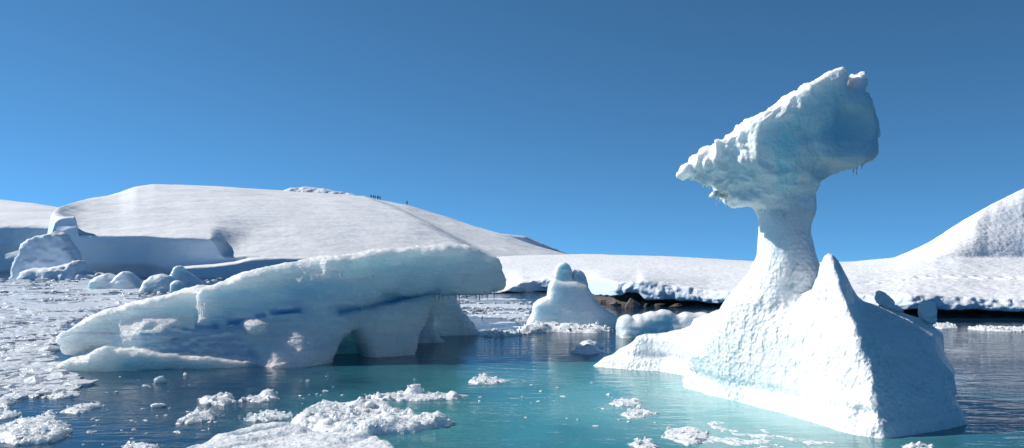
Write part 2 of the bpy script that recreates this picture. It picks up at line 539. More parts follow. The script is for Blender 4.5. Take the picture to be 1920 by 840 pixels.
def disp_hill(p, us):
    Y = p[..., 1]
    p = p.copy()
    q_ = np.clip((us[:, None] - 394) / (30 + 3.0 * np.maximum(Y - ysh[:, None], 0)), 0, 1); q_ = q_ * q_ * (3 - 2 * q_); ff = np.clip(1 - (Y - ysh[:, None]) / 62, 0, 1)
    q_ = q_ * np.clip((1150 - us[:, None]) / 200, 0, 1)
    p[..., 2] -= np.where(p[..., 2] > 0, q_ * np.minimum(2.9 * ff ** 1.6, p[..., 2] * .55), 0)
    q_ = np.clip((146 - us[:, None]) / (10 + 2.0 * np.maximum(Y - ysh[:, None] - 1, 0)), 0, 1) * np.clip((us[:, None] - 92) / 6, 0, 1); ff = np.clip(1 - (Y - ysh[:, None]) / 14, 0, 1) ** .7
    p[..., 2] += np.where(p[..., 2] > 4, q_ * 2.9 * ff, 0)
    far = np.clip((Y - 143) / 60, 0, 1)
    edge = np.clip((us[:, None] - 110) / 80, 0, 1)
    p = p.copy()
    q = p * np.array([.022, .012, 0.0])
    p[..., 2] += far * edge * 0.9 * fbm(q, 21, 4)
    p[..., 2] += far * edge * 0.16 * fbm(p * np.array([.03, .16, 0]), 25, 4)
    ax_, ay_, bx_, by_ = -66.0, 390.0, 0.0, 165.0
    L_ = math.hypot(bx_ - ax_, by_ - ay_)
    al = ((p[..., 0] - ax_) * (bx_ - ax_) + (Y - ay_) * (by_ - ay_)) / L_ ** 2
    sd = -((p[..., 0] - ax_) * (by_ - ay_) - (Y - ay_) * (bx_ - ax_)) / L_ + 3 * fbm(p * np.array([.02, .01, 0]), 35, 2)
    p[..., 2] -= 3.4 * np.clip(al * 3, 0, 1) * np.clip((1.15 - al) * 4, 0, 1) * (lambda q: q * q * (3 - 2 * q))(np.clip(sd / 16 + .5, 0, 1)) * (lambda q: q * q * (3 - 2 * q))(np.clip((60 - sd) / 50, 0, 1))
    near = 1 - np.clip((Y - ysh[:, None] - 1) / 4, 0, 1)
    p[..., 1] += near * (1.6 * fbm(p * np.array([.035, .0, .14]), 31, 3) - 0.4 * ridged(p * np.array([.10, 0, .22]), 33, 2))
    p[..., 2] += near * (p[..., 2] > 3) * .5 * fbm(p * np.array([.12, 0, 0]), 37, 3)
    return p
strip('snow_hill', us, prof, [2, 10, 10, 4, 4, 14, 16, 16, 14, 12, 10, 10], M['far_snow'], disp_hill)
hill_crest = lambda u: (float(np.interp(u, us_h, yc_h)), float(np.interp(u, us_h, zc_h)))
us_h, yc_h, zc_h = us.copy(), yc.copy(), zc.copy()

# lower ice terraces to the right of the cliff
us = np.arange(320, 700, 3.0)
yb = 126 + 0.03 * (us - 320)
zt = zof(interp([(320, 512), (335, 503), (400, 499), (440, 494), (470, 486), (500, 484), (700, 484)], us), yb)
zt = np.where(us < 330, zt * (us - 320) / 12, zt)
prof = [(yb + 1, zt * 0 - 1), (yb, zt * 0 - .1), (yb + .5, zt), (yb + 6, zt + .25), (yb + 11, zt + .1), (yb + 16, zt * 0 - 1)]
def disp_ter(p, us):
    p = p.copy(); p[..., 1] += 0.8 * fbm(p * np.array([.15, 0, .5]), 41, 4); p[..., 2] += .12 * fbm(p * .2, 43, 3); return p
strip('ice_terrace', us, prof, [2, 10, 10, 6, 6], M['far_snow'], disp_ter)

# the more distant hill at far left, its cliff in shade
us = np.arange(-700, 330, 6.0)
yb = 205 + 0 * us
vtop = interp([(-700, 400), (0, 415), (60, 416), (97, 417), (330, 425)], us)
vcr = interp([(-700, 330), (-200, 355), (0, 373), (60, 379), (110, 387), (200, 400), (330, 425)], us)
zt = zof(vtop, yb); yc = yb + 190; zc = zof(vcr, yc)
prof = [(yb + 1, zt * 0 - 1), (yb, zt * 0), (yb + 3, zt * .55), (yb + 3.5, zt)] + [ease(yb + 4, zt, yc, zc, q, 1.2) for q in (.3, .6, 1)] + [(yc * 1.4, zc * .2)]
def disp_far(p, us):
    p = p.copy(); near = 1 - np.clip((p[..., 1] - 209) / 10, 0, 1)
    p[..., 1] += near * 2.5 * fbm(p * np.array([.05, 0, .1]), 51, 4); p[..., 2] += (1 - near) * 0.8 * fbm(p * np.array([.02, .03, 0]), 53, 4); return p
strip('distant_hill', us, prof, [2, 8, 8, 4, 8, 8, 6], M['far_snow'], disp_far)

# broken ice ridge on the crest, left of the people
us = np.arange(516, 716, 1.5)
yb = 398 + 0 * us
vt2 = smooth1(interp([(516, 366), (526, 359), (545, 352), (575, 350), (605, 353), (640, 359), (670, 366), (700, 371), (716, 376)], us), 1)
zt = zof(vt2, yb); zb = zof(interp([(516, 368), (600, 372), (716, 382)], us), yb)
prof = [(yb - 6, zb - 3), (yb - 4, zb), (yb - 2, zt * .6 + zb * .4), (yb, zt), (yb + 8, zt + .3), (yb + 30, zt - 6)]
def disp_rdg(p, us):
    p = p.copy(); k = np.clip((p[..., 2] - 25) / 4, 0, 1)
    p[..., 1] += 1.6 * fbm(p * np.array([.25, 0, .5]), 61, 4); p[..., 2] += .4 * fbm(p * np.array([.3, .2, 0]), 63, 3); return p
strip('ice_ridge', us, prof, [2, 6, 6, 6, 6], M['far_snow'], disp_rdg)

# shaded flank at the right end of the hill
us = np.arange(940, 1130, 4.0)
yb = 470 + 0 * us
zt = zof(interp([(940, 436), (985, 441), (1065, 475), (1130, 500)], us), yb)
prof = [(yb - 6, zt * 0 - 1), (yb - 1, zt), (yb + 60, zt * .8), (yb + 140, zt * 0 - 1)]
strip('rear_hill', us, prof, [20, 8, 8], M['far_snow'])

# near snow shore running to the right-hand slope
us = np.arange(880, 2700, 2.5)
vs = smooth1(interp([(880, 553), (945, 549), (1000, 547), (1085, 548), (1125, 567), (1150, 573), (1330, 577), (1500, 585), (1700, 595), (1920, 597), (2700, 600)], us), 3)
Ysh = F * H / (vs - V0)
vl = smooth1(interp([(880, 552), (945, 546), (975, 531), (1040, 521), (1110, 524), (1150, 528), (1195, 531), (1203, 526), (1215, 527), (1260, 535), (1330, 545), (1420, 548), (1600, 551), (1650, 556), (1720, 552), (1790, 557), (1860, 561), (1920, 560), (2700, 560)], us), 2)
vr = smooth1(interp([(880, 553), (945, 548), (1080, 547), (1115, 553), (1165, 555), (1178, 547), (1198, 549), (1206, 562), (1290, 563), (1330, 570), (1500, 574), (1700, 581), (1920, 583), (2700, 585)], us), 1)
zl = zof(vl, Ysh); zr = np.minimum(zof(vr, Ysh), zl - .05)
vc = smooth1(interp([(880, 486), (945, 480), (1000, 478), (1100, 476), (1200, 479), (1250, 480), (1420, 490), (1550, 491), (1600, 490), (1680, 482), (1740, 455), (1800, 415), (1850, 385), (1916, 352), (2000, 312), (2200, 250), (2700, 220)], us), 4)
yc = smooth1(interp([(880, 160), (1100, 150), (1400, 120), (1600, 100), (1700, 84), (1740, 80), (1800, 72), (1850, 66.5), (1916, 63.2), (2700, 62)], us), 6)
vk = smooth1(interp([(880, 500), (1400, 505), (1600, 503), (1680, 498), (1740, 490), (1800, 482), (1916, 484), (2700, 484)], us), 5)
yk = smooth1(interp([(880, 100), (1200, 80), (1600, 60), (1750, 57), (1850, 59.5), (1916, 60), (2700, 59)], us), 5)
zk = zof(vk, yk)
hb0 = np.clip((us - 1640) / 250, 0, 1); hb0 = hb0 * hb0 * (3 - 2 * hb0)
ysteep = yc.copy(); rat = interp([(1640, 4.0), (1740, 2.4), (1830, 1.3), (1916, .85), (2700, .8)], us)
for _ in range(12): ysteep = yk + np.maximum((zof(vc, ysteep) - zk) * rat, 1.0)
yc = smooth1(yc * (1 - hb0) + ysteep * hb0, 3)
zc = zof(vc, yc)
prof = [(Ysh + 3, zr + .1), (Ysh + 1.2, zr + .02), (Ysh + .1, zr), (Ysh, zr * .6 + zl * .4), (Ysh + .35, zl), (Ysh + 1.2, zl + .06)]
for q in (.33, .66, 1.0): prof.append((Ysh + 1.2 + (yk - Ysh - 1.2) * q, zl + .06 + (zk - zl - .06) * q))
hb = np.clip((us - 1650) / 200, 0, 1)
for q in (.25, .5, .75, 1.0):
    qq = q * .45 + .55 * (1.5 * q - .5 * q ** 3) - .10 * hb * math.sin(math.pi * q) ** 2
    prof.append((yk + (yc - yk) * q, zk + (zc - zk) * qq))
prof += [(yc + 6, zc - .1), (yc + 40, zc * .8), (yc + 120, zc * 0 - 2)]
def disp_shore(p, us):
    p = p.copy()
    lip = np.exp(-((p[..., 1] - Ysh[:, None] - .2) / .9) ** 2)
    q = p * np.array([1.0, .6, 1.0])
    p[..., 1] -= lip * (.35 * fbm(q * .9, 71, 4) + .22 * billow(q * 2.2, 73, 2) + .5 * fbm(q * np.array([.3, 0, 0]), 75, 2))
    p[..., 2] += lip * .10 * fbm(q * 1.6, 77, 3)
    land = 1 - lip
    p[..., 2] += land * (.06 * fbm(p * np.array([.35, .35, 0]), 78, 3) + .025 * fbm(p * np.array([1.7, 1.7, 0]), 79, 3))
    # a line of footprints above the shore on the right
    for k in range(26):
        u = 1622 + k * 11.5
        yy = 47.5 + .25 * math.sin(k * 1.7) + (.35 if k % 2 else 0)
        x = (u - U0) / F * yy
        p[..., 2] -= .24 * np.exp(-(((p[..., 0] - x) / .17) ** 2 + ((p[..., 1] - yy) / .40) ** 2))
    return p
strip('snow_shore', us, prof, [3, 6, 8, 10, 6, 34, 26, 20, 12, 12, 10, 8, 3, 4, 4], M['shore_snow'], disp_shore)
# dark rock under the snow lip
prof = [(Ysh - .1, zr * 0 - .6), (Ysh + .25, zr * .25), (Ysh + .7, zr * .7), (Ysh + .9, zr + .25), (Ysh + 2.5, zr + .3)]
sel = us > 1096
def disp_rock(p, us):
    p = p.copy(); p[..., 1] += .45 * fbm(p * np.array([1.2, .5, 2.0]), 81, 4); p[..., 2] += .05 * fbm(p * 2.0, 83, 2); return p
strip('shore_rock', us[sel], [(a[sel], b[sel]) for a, b in prof], [6, 8, 6, 3], M['rock'], disp_rock)

# ------------------------------------------------------------------ lumps: boulders, chunks, floes
def ico(sub=3):
    import bmesh
    bm = bmesh.new(); bmesh.ops.create_icosphere(bm, subdivisions=sub, radius=1.0)
    v = np.array([x.co[:] for x in bm.verts]); f = np.array([[y.index for y in x.verts] for x in bm.faces]); bm.free()
    return v, f
ICO = {k: ico(k) for k in (1, 2, 3, 4, 5)}

def lump_mesh(name, size, seed, sub=4, amp=.3, freq=1.3, fine=.06, planes=0, cut=(.55, .85), smooth=True):
    v, f = ICO[sub]
    r = 1 + amp * fbm(v * freq + seed * 3.7, seed, 3) + fine * fbm(v * 5 + seed, seed + 5, 3)
    p = v * r[:, None]
    rg = np.random.default_rng(seed)
    for _ in range(planes):   # broken facets
        n = rg.normal(size=3); n /= np.linalg.norm(n); d = rg.uniform(*cut)
        k = np.maximum(p @ n - d, 0); p = p - .85 * k[:, None] * n
    return mesh_of(name, p * np.asarray(size), f, smooth=smooth)

def lump(name, label, cat, loc, size, mat, seed, group=None, rz=0.0, **kw):
    o = link(name, lump_mesh(name, size, seed, **kw), mat)
    o.location = loc; o.rotation_euler = (0, 0, rz)
    return tag(o, label, cat, group)

# shore boulders
BOULD = [(1184, 577, 17, 14, 'rock_pink', 'large pinkish-grey boulder on the waterline under the snow lip'),
         (1136, 569, 16, 6, 'rock', 'flat dark boulder at the left end of the rocky shore'),
         (1152, 573, 9, 6, 'rock_pink', 'small rounded grey-brown boulder just left of the large pinkish one'),
         (1212, 574, 14, 6, 'rock', 'dark boulder at the foot of the large pinkish one, on its right'),
         (1240, 575, 13, 6, 'rock', 'dark low boulder two places right of the large pinkish one'),
         (1268, 576, 15, 5, 'rock', 'long dark low boulder nearest the lumpy white iceberg')]
for i, (u, v, hw, hh, mt, lb) in enumerate(BOULD):
    x, y = W(u, v); s = y / F
    lump('boulder', lb, 'boulder', (x, y, hh * s * .55), (hw * s, hw * s * .8, hh * s * 1.1), M[mt], 100 + i, amp=.35, planes=7, fine=.12, cut=(.35, .75))

# ------------------------------------------------------------------ the pedestal iceberg
h = 0.05
ox, oy, oz = -2.2, 10.6, -2.6
xs = np.arange(ox, 10.2, h); ys = np.arange(oy, 24.2, h * 1.0); zs = np.arange(oz, 6.5, h)
GX, GY = np.meshgrid(xs, ys, indexing='ij')
P0 = [(5.22, 12.45), (4.92, 12.85), (4.58, 14.1), (4.13, 15.6), (3.38, 17.5), (3.5, 18.3), (3.75, 19.4), (3.4, 20.2), (2.7, 20.5), (1.95, 21.2), (2.2, 21.9), (4.5, 21.6), (7.0, 18.8), (8.0, 16.2), (7.35, 14.5), (6.97, 13.62), (6.2, 13.0)]
SL = [(-2.6, [[(5.3, 11.2), (2.0, 11.2), (-.6, 13.0), (-1.6, 16.5), (-1.8, 19.0), (-1.4, 22.9), (4.5, 22.2), (8.2, 20.0), (9.4, 16), (8.6, 13.5), (7.0, 12.4)]], .3),
      (-1.2, [[(5.3, 12.0), (4.0, 12.2), (2.7, 13.6), (1.9, 16.0), (1.0, 18.5), (.6, 21.6), (2.0, 22.5), (4.5, 21.4), (7.6, 19.2), (8.6, 16.1), (7.9, 14.0), (6.9, 13.0)]], .1),
      (-0.35, [[(5.22, 12.35), (4.75, 12.6), (4.1, 14.0), (3.6, 15.6), (2.9, 17.5), (2.5, 18.6), (1.9, 19.8), (1.5, 21.2), (2.2, 22.0), (4.5, 20.8), (7.1, 18.8), (8.15, 16.2), (7.5, 14.4), (7.0, 13.5)]], 0),
      (0.0, [P0], 0),
      (0.22, [[(5.22, 12.62), (4.98, 13.0), (4.62, 14.3), (4.16, 15.7), (3.45, 17.5), (3.58, 18.4), (3.8, 19.5), (3.5, 20.35), (2.8, 20.65), (2.2, 21.1), (2.4, 21.6), (4.5, 21.3), (6.9, 18.5), (7.85, 16.2), (7.3, 14.5), (6.93, 13.75), (6.2, 13.15)]], 0),
      (0.7, [[(5.26, 12.97), (4.85, 14.1), (4.25, 15.4), (3.5, 16.9), (3.48, 17.8), (3.65, 18.8), (3.75, 19.8), (3.3, 20.6), (2.95, 20.85), (3.1, 21.2), (4.5, 20.8), (6.7, 18.2), (7.6, 16.3), (7.4, 14.8), (7.1, 14.2), (6.1, 13.6)]], 0),
      (1.25, [[(5.24, 13.38), (4.95, 14.2), (4.45, 15.2), (3.75, 16.4), (3.66, 17.3), (3.75, 18.3), (3.95, 19.3), (4.2, 20.0), (4.6, 20.2), (6.2, 18.0), (7.4, 16.1), (7.45, 15.3), (7.0, 14.7), (5.9, 13.95)]], 0),
      (1.5, [[(5.24, 13.58), (5.0, 14.3), (4.6, 15.2), (3.95, 16.2), (3.85, 17.0), (4.05, 18.0), (4.4, 18.8), (4.9, 18.8), (6.0, 17.4), (6.95, 16.0), (7.12, 15.3), (6.4, 14.75), (5.7, 14.1)]], 0),
      (1.8, [[(5.23, 13.83), (5.08, 14.4), (4.95, 14.9), (5.1, 15.6), (5.7, 15.7), (6.05, 15.3), (5.75, 14.8)]], 0),
      (2.2, [[(5.21, 14.12), (5.08, 14.6), (5.14, 15.1), (5.4, 15.35), (5.76, 15.2), (5.55, 14.6)]], 0),
      (2.46, [[(5.2, 14.35), (5.12, 14.6), (5.16, 14.9), (5.35, 15.0), (5.5, 14.85), (5.38, 14.5)]], 0),
      (2.60, [[(5.2, 14.5), (5.16, 14.62), (5.2, 14.8), (5.33, 14.8), (5.32, 14.6)]], 0),
      (2.72, [[(5.22, 14.6), (5.2, 14.66), (5.26, 14.72)]], -.1),
      (7.0, [[(5.2, 14.55), (5.19, 14.6), (5.22, 14.62)]], -6)]
lev = np.array([s[0] for s in SL])
D2 = []
for z, polys, grow in SL:
    d = np.full(GX.shape, 1e9)
    for pl in polys: d = np.minimum(d, poly_sdf(pl, GX, GY))
    D2.append((d - grow).astype(np.float32))
STz = np.array([(0.3, 4.8, 16.6, .95), (1.0, 4.75, 16.5, 1.0), (1.5, 4.78, 16.4, .95), (1.75, 4.82, 16.35, .88), (2.0, 4.90, 16.3, .75), (2.3, 5.0, 16.25, .65), (2.6, 5.0, 16.2, .53), (3.0, 4.97, 16.2, .465), (3.4, 4.96, 16.2, .43), (3.75, 5.0, 16.2, .45), (4.2, 5.1, 16.2, .55)])
HP = [(1269, 331), (1288, 306), (1312, 289), (1340, 271), (1400, 230), (1460, 190), (1520, 151), (1558, 127), (1578, 123), (1586, 142), (1590, 166), (1598, 164), (1600, 137), (1617, 138), (1621, 160), (1618, 173), (1632, 190), (1640, 215), (1650, 240), (1648, 254), (1638, 262), (1640, 272), (1645, 288), (1636, 299), (1600, 317), (1560, 332), (1537, 344), (1524, 362), (1517, 400), (1508, 440), (1488, 478), (1462, 478), (1440, 440), (1431, 405), (1422, 392), (1408, 385), (1385, 388), (1376, 380), (1368, 378), (1362, 369), (1358, 382), (1354, 367), (1349, 370), (1343, 394), (1342, 368), (1338, 352), (1330, 350), (1322, 354), (1312, 344), (1300, 339), (1292, 332)]
yh = 16.2
HW = [P(u, v, yh - .62 * min(1, max(0, (u - 1310) / 150)) * min(1, max(0, (372 - v) / 60)))[[0, 2]] for u, v in HP]
def pedestal_field(xs, ys, zs, with_base):
    gX, gY = np.meshgrid(xs, ys, indexing='ij')
    V = np.empty(gX.shape + (len(zs),), np.float32)
    for k, z in enumerate(zs):
        cx, cy, r = (np.interp(z, STz[:, 0], STz[:, i]) for i in (1, 2, 3))
        st = np.hypot(gX - cx, (gY - cy) * .95) - r
        if z < 0.3: st = st + (0.3 - z) * 2
        if z > 4.2: st = st + (z - 4.2) * 2
        if with_base:
            j = int(np.clip(np.searchsorted(lev, z) - 1, 0, len(lev) - 2))
            q = (z - lev[j]) / (lev[j + 1] - lev[j])
            st = smin(D2[j] * (1 - q) + D2[j + 1] * q, st, .28 if z < 2.0 else .10)
        V[:, :, k] = st
    hx, hz = np.meshgrid(xs, zs, indexing='ij')
    # ragged outline: bitten by small hollows
    p_ = np.stack([hx, hz * 1.0, hx * 0], -1)
    d2 = poly_sdf(HW, hx, hz) + .03 * fbm(p_ * 5.0, 223, 3) + .01
    th = np.interp(hx, [3.0, 3.5, 4.2, 4.6, 6.2, 6.8], [.08, .30, .72, .86, 1.02, .6])
    th = th * np.interp(hz, [3.3, 3.7, 4.3, 5.2, 6.1], [.50, .62, .9, 1.0, .8])
    m3 = np.empty_like(V)
    for j, y in enumerate(ys):
        m3[:, j, :] = smax(d2, np.abs(y - yh - 0.05) - th, .10)
    def sphere(cx, cy, cz, rx, ry, rz):
        a = ((xs - cx) / rx)[:, None, None] ** 2 + ((ys - cy) / ry)[None, :, None] ** 2 + ((zs - cz) / rz)[None, None, :] ** 2
        return ((np.sqrt(a) - 1) * min(rx, ry, rz)).astype(np.float32)
    for (u, v, Y, rx, ry, rz) in ((1598, 243, 14.75, .62, .75, .55), (1480, 268, 14.95, .30, .5, .34), (1462, 395, 15.55, .28, .30, .16), (1420, 330, 15.2, .34, .45, .25), (1560, 320, 14.9, .5, .8, .2), (1400, 352, 15.5, .30, .4, .16), (1330, 318, 15.75, .28, .3, .14)):
        m3 = smax(m3, -sphere((u - U0) / F * 15.4, Y, zof(v, 15.4), rx, ry, rz), .05)
    V = smin(V, m3, .10)
    if with_base:
        c = P(1618, 780, 12.82)
        V = smax(V, -sphere(c[0] - .08, c[1], c[2], .20, .34, .155), .04)
    return V
def fz(u, v): return (u - U0) / F * 15.3, zof(v, 15.3)
def pedestal_finish(pv, pq):
    pv = relax(pv, pq, 1, .4)
    pn = vnormals(pv, pq)
    hd = np.clip((pv[:, 2] - 3.35) / .3, 0, 1)
    bsm = np.zeros(len(pv))
    for (u, v, r) in ((1598, 243, .6), (1478, 268, .35)):
        bsm = np.maximum(bsm, np.clip(2 * (1.2 - np.hypot(pv[:, 0] - (u - U0) / F * 15.3, pv[:, 2] - zof(v, 15.3)) / r), 0, 1) * (pv[:, 1] < 16.3))
    uw = np.clip((-.1 - pv[:, 2]) / .5, 0, 1)
    dsp = (1 - hd) * (.06 * np.clip((3.2 - pv[:, 2]) / 1.2, .25, 1) * fbm(pv * 1.1, 201, 2) + .014 * fbm(pv * 4.5, 203, 3)) + uw * .35 * fbm(pv * .7, 213, 3)
    lft = np.clip((5.1 - pv[:, 0]) / 1.2, 0, 1)
    wp = pv + .2 * np.stack([fbm(pv * 1.3, 215 + i, 2) for i in range(3)], 1)
    tilted = np.stack([pv[:, 0] * .5 + pv[:, 2] * .35, pv[:, 1] * .5, (pv[:, 2] - .62 * pv[:, 0]) * 3.2], 1)   # beds parallel to the sloping top
    lay = fbm(tilted, 219, 3); lay = .5 * lay + .5 * np.round(lay * 4) / 4
    dsp += hd * (.07 * fbm(pv * 1.6, 205, 3) + (1 - .85 * np.clip(bsm, 0, 1)) * ((.05 + .09 * lft) * ridged(wp * np.array([1.7, 1.7, 1.3]), 207, 3) - .06 + .05 * lay + (.03 + .03 * lft) * ridged(wp * 5.0, 209, 3) - .05 * lft))
    dsp = dsp * (1 - .8 * np.exp(-((pv[:, 2] - 2.0) / 1.2) ** 2) * (np.hypot(pv[:, 0] - 5.2, pv[:, 1] - 14.3) < .6))
    dsp -= .05 * np.exp(-((pv[:, 2] - .30) / .08) ** 2)     # wave-cut notch just above the water
    pv = pv + pn * dsp[:, None]
    bluea = np.zeros(len(pv)); cyan = np.zeros(len(pv))
    for arr, (u, v, rx, rz) in ((bluea, (1600, 243, .62, .52)), (cyan, (1478, 275, .30, .38)), (cyan, (1486, 335, .22, .30))):
        x, z = fz(u, v); d_ = np.hypot((pv[:, 0] - x) / rx, (pv[:, 2] - z) / rz) + .45 * fbm(pv * 2.2, 211, 4)
        arr[:] = np.maximum(arr, np.clip((1 - d_) * 5, 0, 1) * (pv[:, 1] < 16.3) * hd)
    return pv, {'blue': bluea * .5, 'cyan': cyan * .8}
root = empty('pedestal_iceberg', (5.0, 16.2, 0), 'tall white mushroom-shaped iceberg with a slanted head balanced on a thin neck', 'iceberg')
zs = np.arange(oz, 3.8, h)
pv, pq = surface_nets(pedestal_field(xs, ys, zs, True), np.array([ox, oy, oz]), h)
pv, at_ = pedestal_finish(pv, pq)
fc = pv[pq].mean(1)
low_ = (fc[:, 2] < 2.45) | ((fc[:, 1] < 15.3) & (fc[:, 2] < 3.0))
for nm, s in (('base', low_), ('neck', ~low_ & (fc[:, 2] < 3.40))):
    vv, ff, aa = compact(pv, pq, s, at_)
    link(nm, mesh_of(nm, vv, ff, aa), M['pedestal_ice' if nm == 'base' else 'neck_ice'], root)
hh_ = .027
xs2, ys2, zs2 = np.arange(2.7, 7.1, hh_), np.arange(14.7, 17.8, hh_), np.arange(3.2, 6.4, hh_)
pv, pq = surface_nets(pedestal_field(xs2, ys2, zs2, False), np.array([2.7, 14.7, 3.2]), hh_)
pv, at_ = pedestal_finish(pv, pq)
s = pv[pq].mean(1)[:, 2] >= 3.37
vv, ff, aa = compact(pv, pq, s, at_)
link('head', mesh_of('head', vv, ff, aa), M['head_ice'], root)

def icicle_mesh(name, length, r, seed):
    rg = np.random.default_rng(seed); n, m = 10, 8
    vs = []
    for i in range(n):
        q = i / (n - 1); rr = r * (1 - q) ** .8 * (1 + .25 * rg.normal() * (i > 0)) + .001
        for j in range(m):
            a = 2 * math.pi * j / m
            vs.append((rr * math.cos(a), rr * math.sin(a), .03 - q * length))
    fs = [(i * m + j, i * m + (j + 1) % m, (i + 1) * m + (j + 1) % m, (i + 1) * m + j) for i in range(n - 1) for j in range(m)]
    return mesh_of(name, vs, fs)
def icicle(parent, x, y, z, length, r, seed):
    o = link('icicle', icicle_mesh('icicle', length, r, seed), M['small_ice'])
    o.parent = parent; o.matrix_parent_inverse = parent.matrix_basis.inverted()
    o.location = (x, y, z)
bpy.context.view_layer.update()
for i, (u, v, L) in enumerate(((1343, 362, .26), (1349, 364, .2), (1361, 372, .18), (1375, 379, .12), (1318, 346, .1), (1330, 348, .1), (1600, 314, .16), (1606, 313, .2), (1616, 308, .14), (1426, 396, .16), (1434, 398, .2), (1470, 405, .1))):
    p = P(u, v, yh - (.0 if v < 390 else .45)); icicle(root, p[0], p[1], p[2], L, .025, 300 + i)
for i, (u, v, Y, sx, sz, rz) in enumerate(((1740, 586, 15.3, .27, .19, .3), (1657, 564, 15.6, .25, .19, 1.0), (1674, 577, 15.3, .24, .09, .2))):
    p = P(u, v, Y)
    o = link('ice_block', lump_mesh('ice_block', (sx, sx * .8, sz), 324 + i, sub=3, amp=.5, freq=1.6, planes=9, fine=.16, cut=(.45, .8), smooth=False), M['floe_ice'], root)
    o.location = p; o.rotation_euler = (0, .2, rz)

# ------------------------------------------------------------------ the long slab iceberg with the arch
A = np.array([-10.66, 20.5]); B = np.array([-0.14, 23.5])
e1 = (B - A) / np.linalg.norm(B - A); e2 = np.array([-e1[1], e1[0]])
def to_plane(u, v, t0=0.0):
    O = A + e2 * t0
    dx = (u - U0) / F
    # (dx*Y, Y) = O + s*e1
    Mx = np.array([[dx, -e1[0]], [1.0, -e1[1]]])
    Y, s = np.linalg.solve(Mx, O)
    return s, zof(v, Y), Y
h = .05
ss = np.arange(-1.6, 13.4, h); ts = np.arange(-4.2, 11.0, h * 1.15); zs = np.arange(-2.4, 3.5, h)
ht = h * 1.15
SX, SZ = np.meshgrid(ss, zs, indexing='ij')
def comp(poly, t0, tf, tb, k=.22, grow=0.0, tilt=0.0):
    pw = [to_plane(u, v, t0)[:2] for u, v in poly]
    base = poly_sdf(pw, SX, SZ) - grow
    tf = tf if isinstance(tf, np.ndarray) else np.full(SX.shape, float(tf))
    tb = tb if isinstance(tb, np.ndarray) else np.full(SX.shape, float(tb))
    out = np.empty((len(ss), len(ts), len(zs)), np.float32)
    for j, t_ in enumerate(ts):
        if tilt:
            sh = int(round(tilt * (t_ - t0) / h))
            d2 = base if sh == 0 else (np.roll(base, -sh, axis=1) + 0)
        else: d2 = base
        dd = np.maximum(tf - t_, t_ - tb)
        out[:, j, :] = smax(d2, dd, k)
    return out
def S_(u): return to_plane(u, 600)[0]
slab = [(90, 648), (97, 632), (130, 606), (170, 588), (200, 579), (250, 565), (300, 553), (340, 542), (365, 537), (372, 540), (395, 534), (420, 526), (470, 511), (530, 495), (600, 482), (700, 469), (760, 463), (800, 460), (850, 458), (885, 458), (905, 466), (945, 487), (949, 510), (950, 538), (935, 549), (900, 552), (845, 552), (800, 550), (740, 561), (680, 578), (600, 592), (520, 602), (430, 612), (330, 630), (230, 655), (150, 664), (110, 668)]
sl_tb = np.interp(SX, [S_(95), S_(300), S_(600), S_(900)], [3.0, 4.5, 7.5, 8.0])
sl_tf = 0.10 * np.sin(SX * 1.7) + .25 * np.clip((SX - S_(880)) / .6, 0, 1) ** 2 + .30 * np.clip((S_(300) - SX) / 2, 0, 1)
jag = .05 * fbm(np.stack([SX * 0, SZ * 6, SX * 0], -1), 77, 3)
for uu, z0_, dep, rec in ((372, .75, 3.0, .50), (612, 2.0, 1.5, .28)):
    dl = S_(uu) + jag - SX
    sl_tf = sl_tf + rec * np.clip(dl / .10, 0, 1) * np.clip(1 - dl / dep, 0, 1) * np.clip((SZ - z0_) / .45, 0, 1)
tpx = np.array([to_plane(u, v)[:2] for u, v in slab[:21]])
sl_tf = sl_tf + .42 * np.clip(1 - (np.interp(SX, tpx[:, 0], tpx[:, 1]) - SZ) / 1.2, 0, 1)
Vb = comp(slab, 0.0, sl_tf, sl_tb, .18, -.02, tilt=.03)
# main lower mass with an undercut beneath the slab
low = [(130, 1000), (130, 720), (150, 680), (200, 664), (260, 650), (330, 630), (430, 606), (520, 590), (600, 580), (690, 568), (688, 590), (668, 615), (640, 645), (622, 668), (616, 690), (618, 720), (618, 1000)]
ztop = np.interp(SX, [S_(95), S_(330), S_(520), S_(690)], [.35, .75, 1.15, 1.45])
q = np.clip((ztop - SZ) / np.maximum(ztop, .3), -.2, 1.6)
fo = np.interp(SX, [S_(90), S_(200), S_(300), S_(430), S_(478), S_(515), S_(560), S_(620), S_(700)], [.2, -.05, -.15, -.30, -.5, -1.15, -1.2, -.5, .2])
lo_tf = .16 + (fo - .16) * np.clip(q, 0, 1) ** .8 + np.where(SZ < 0, .0 + 1.1 * SZ, 0)
Vb = smin(Vb, comp(low, 0.0, lo_tf, np.interp(SX, [S_(95), S_(400), S_(700)], [2.6, 4.0, 5.5]), .3), .22)
ledge = [(80, 1000), (86, 710), (96, 692), (118, 681), (150, 673), (184, 660), (200, 656), (212, 662), (232, 661), (300, 669), (380, 671), (470, 678), (530, 684), (548, 696), (552, 1000)]
Vb = smin(Vb, comp(ledge, -.55, np.interp(SX, [S_(95), S_(200), S_(545)], [-.45, -.6, -.75]) + .08 * np.sin(SX * 2.9) + np.where(SZ < 0, .8 * SZ, -.05 * SZ), .5, .05), .06)
def ell(u, v, t_, rs, rt, rz):
    c_ = to_plane(u, v, t_)
    return ((np.sqrt(((ss - c_[0]) / rs)[:, None, None] ** 2 + ((ts - t_) / rt)[None, :, None] ** 2 + ((zs - c_[1]) / rz)[None, None, :] ** 2) - 1) * min(rs, rt, rz)).astype(np.float32)
Vb = smax(Vb, -ell(462, 634, -.75, .62, .62, .26), .12)
Vb = smax(Vb, -ell(600, 640, -1.35, .45, .75, .55), .15)
Vb = smin(Vb, ell(484, 613, -.22, .27, .42, .11), .12)
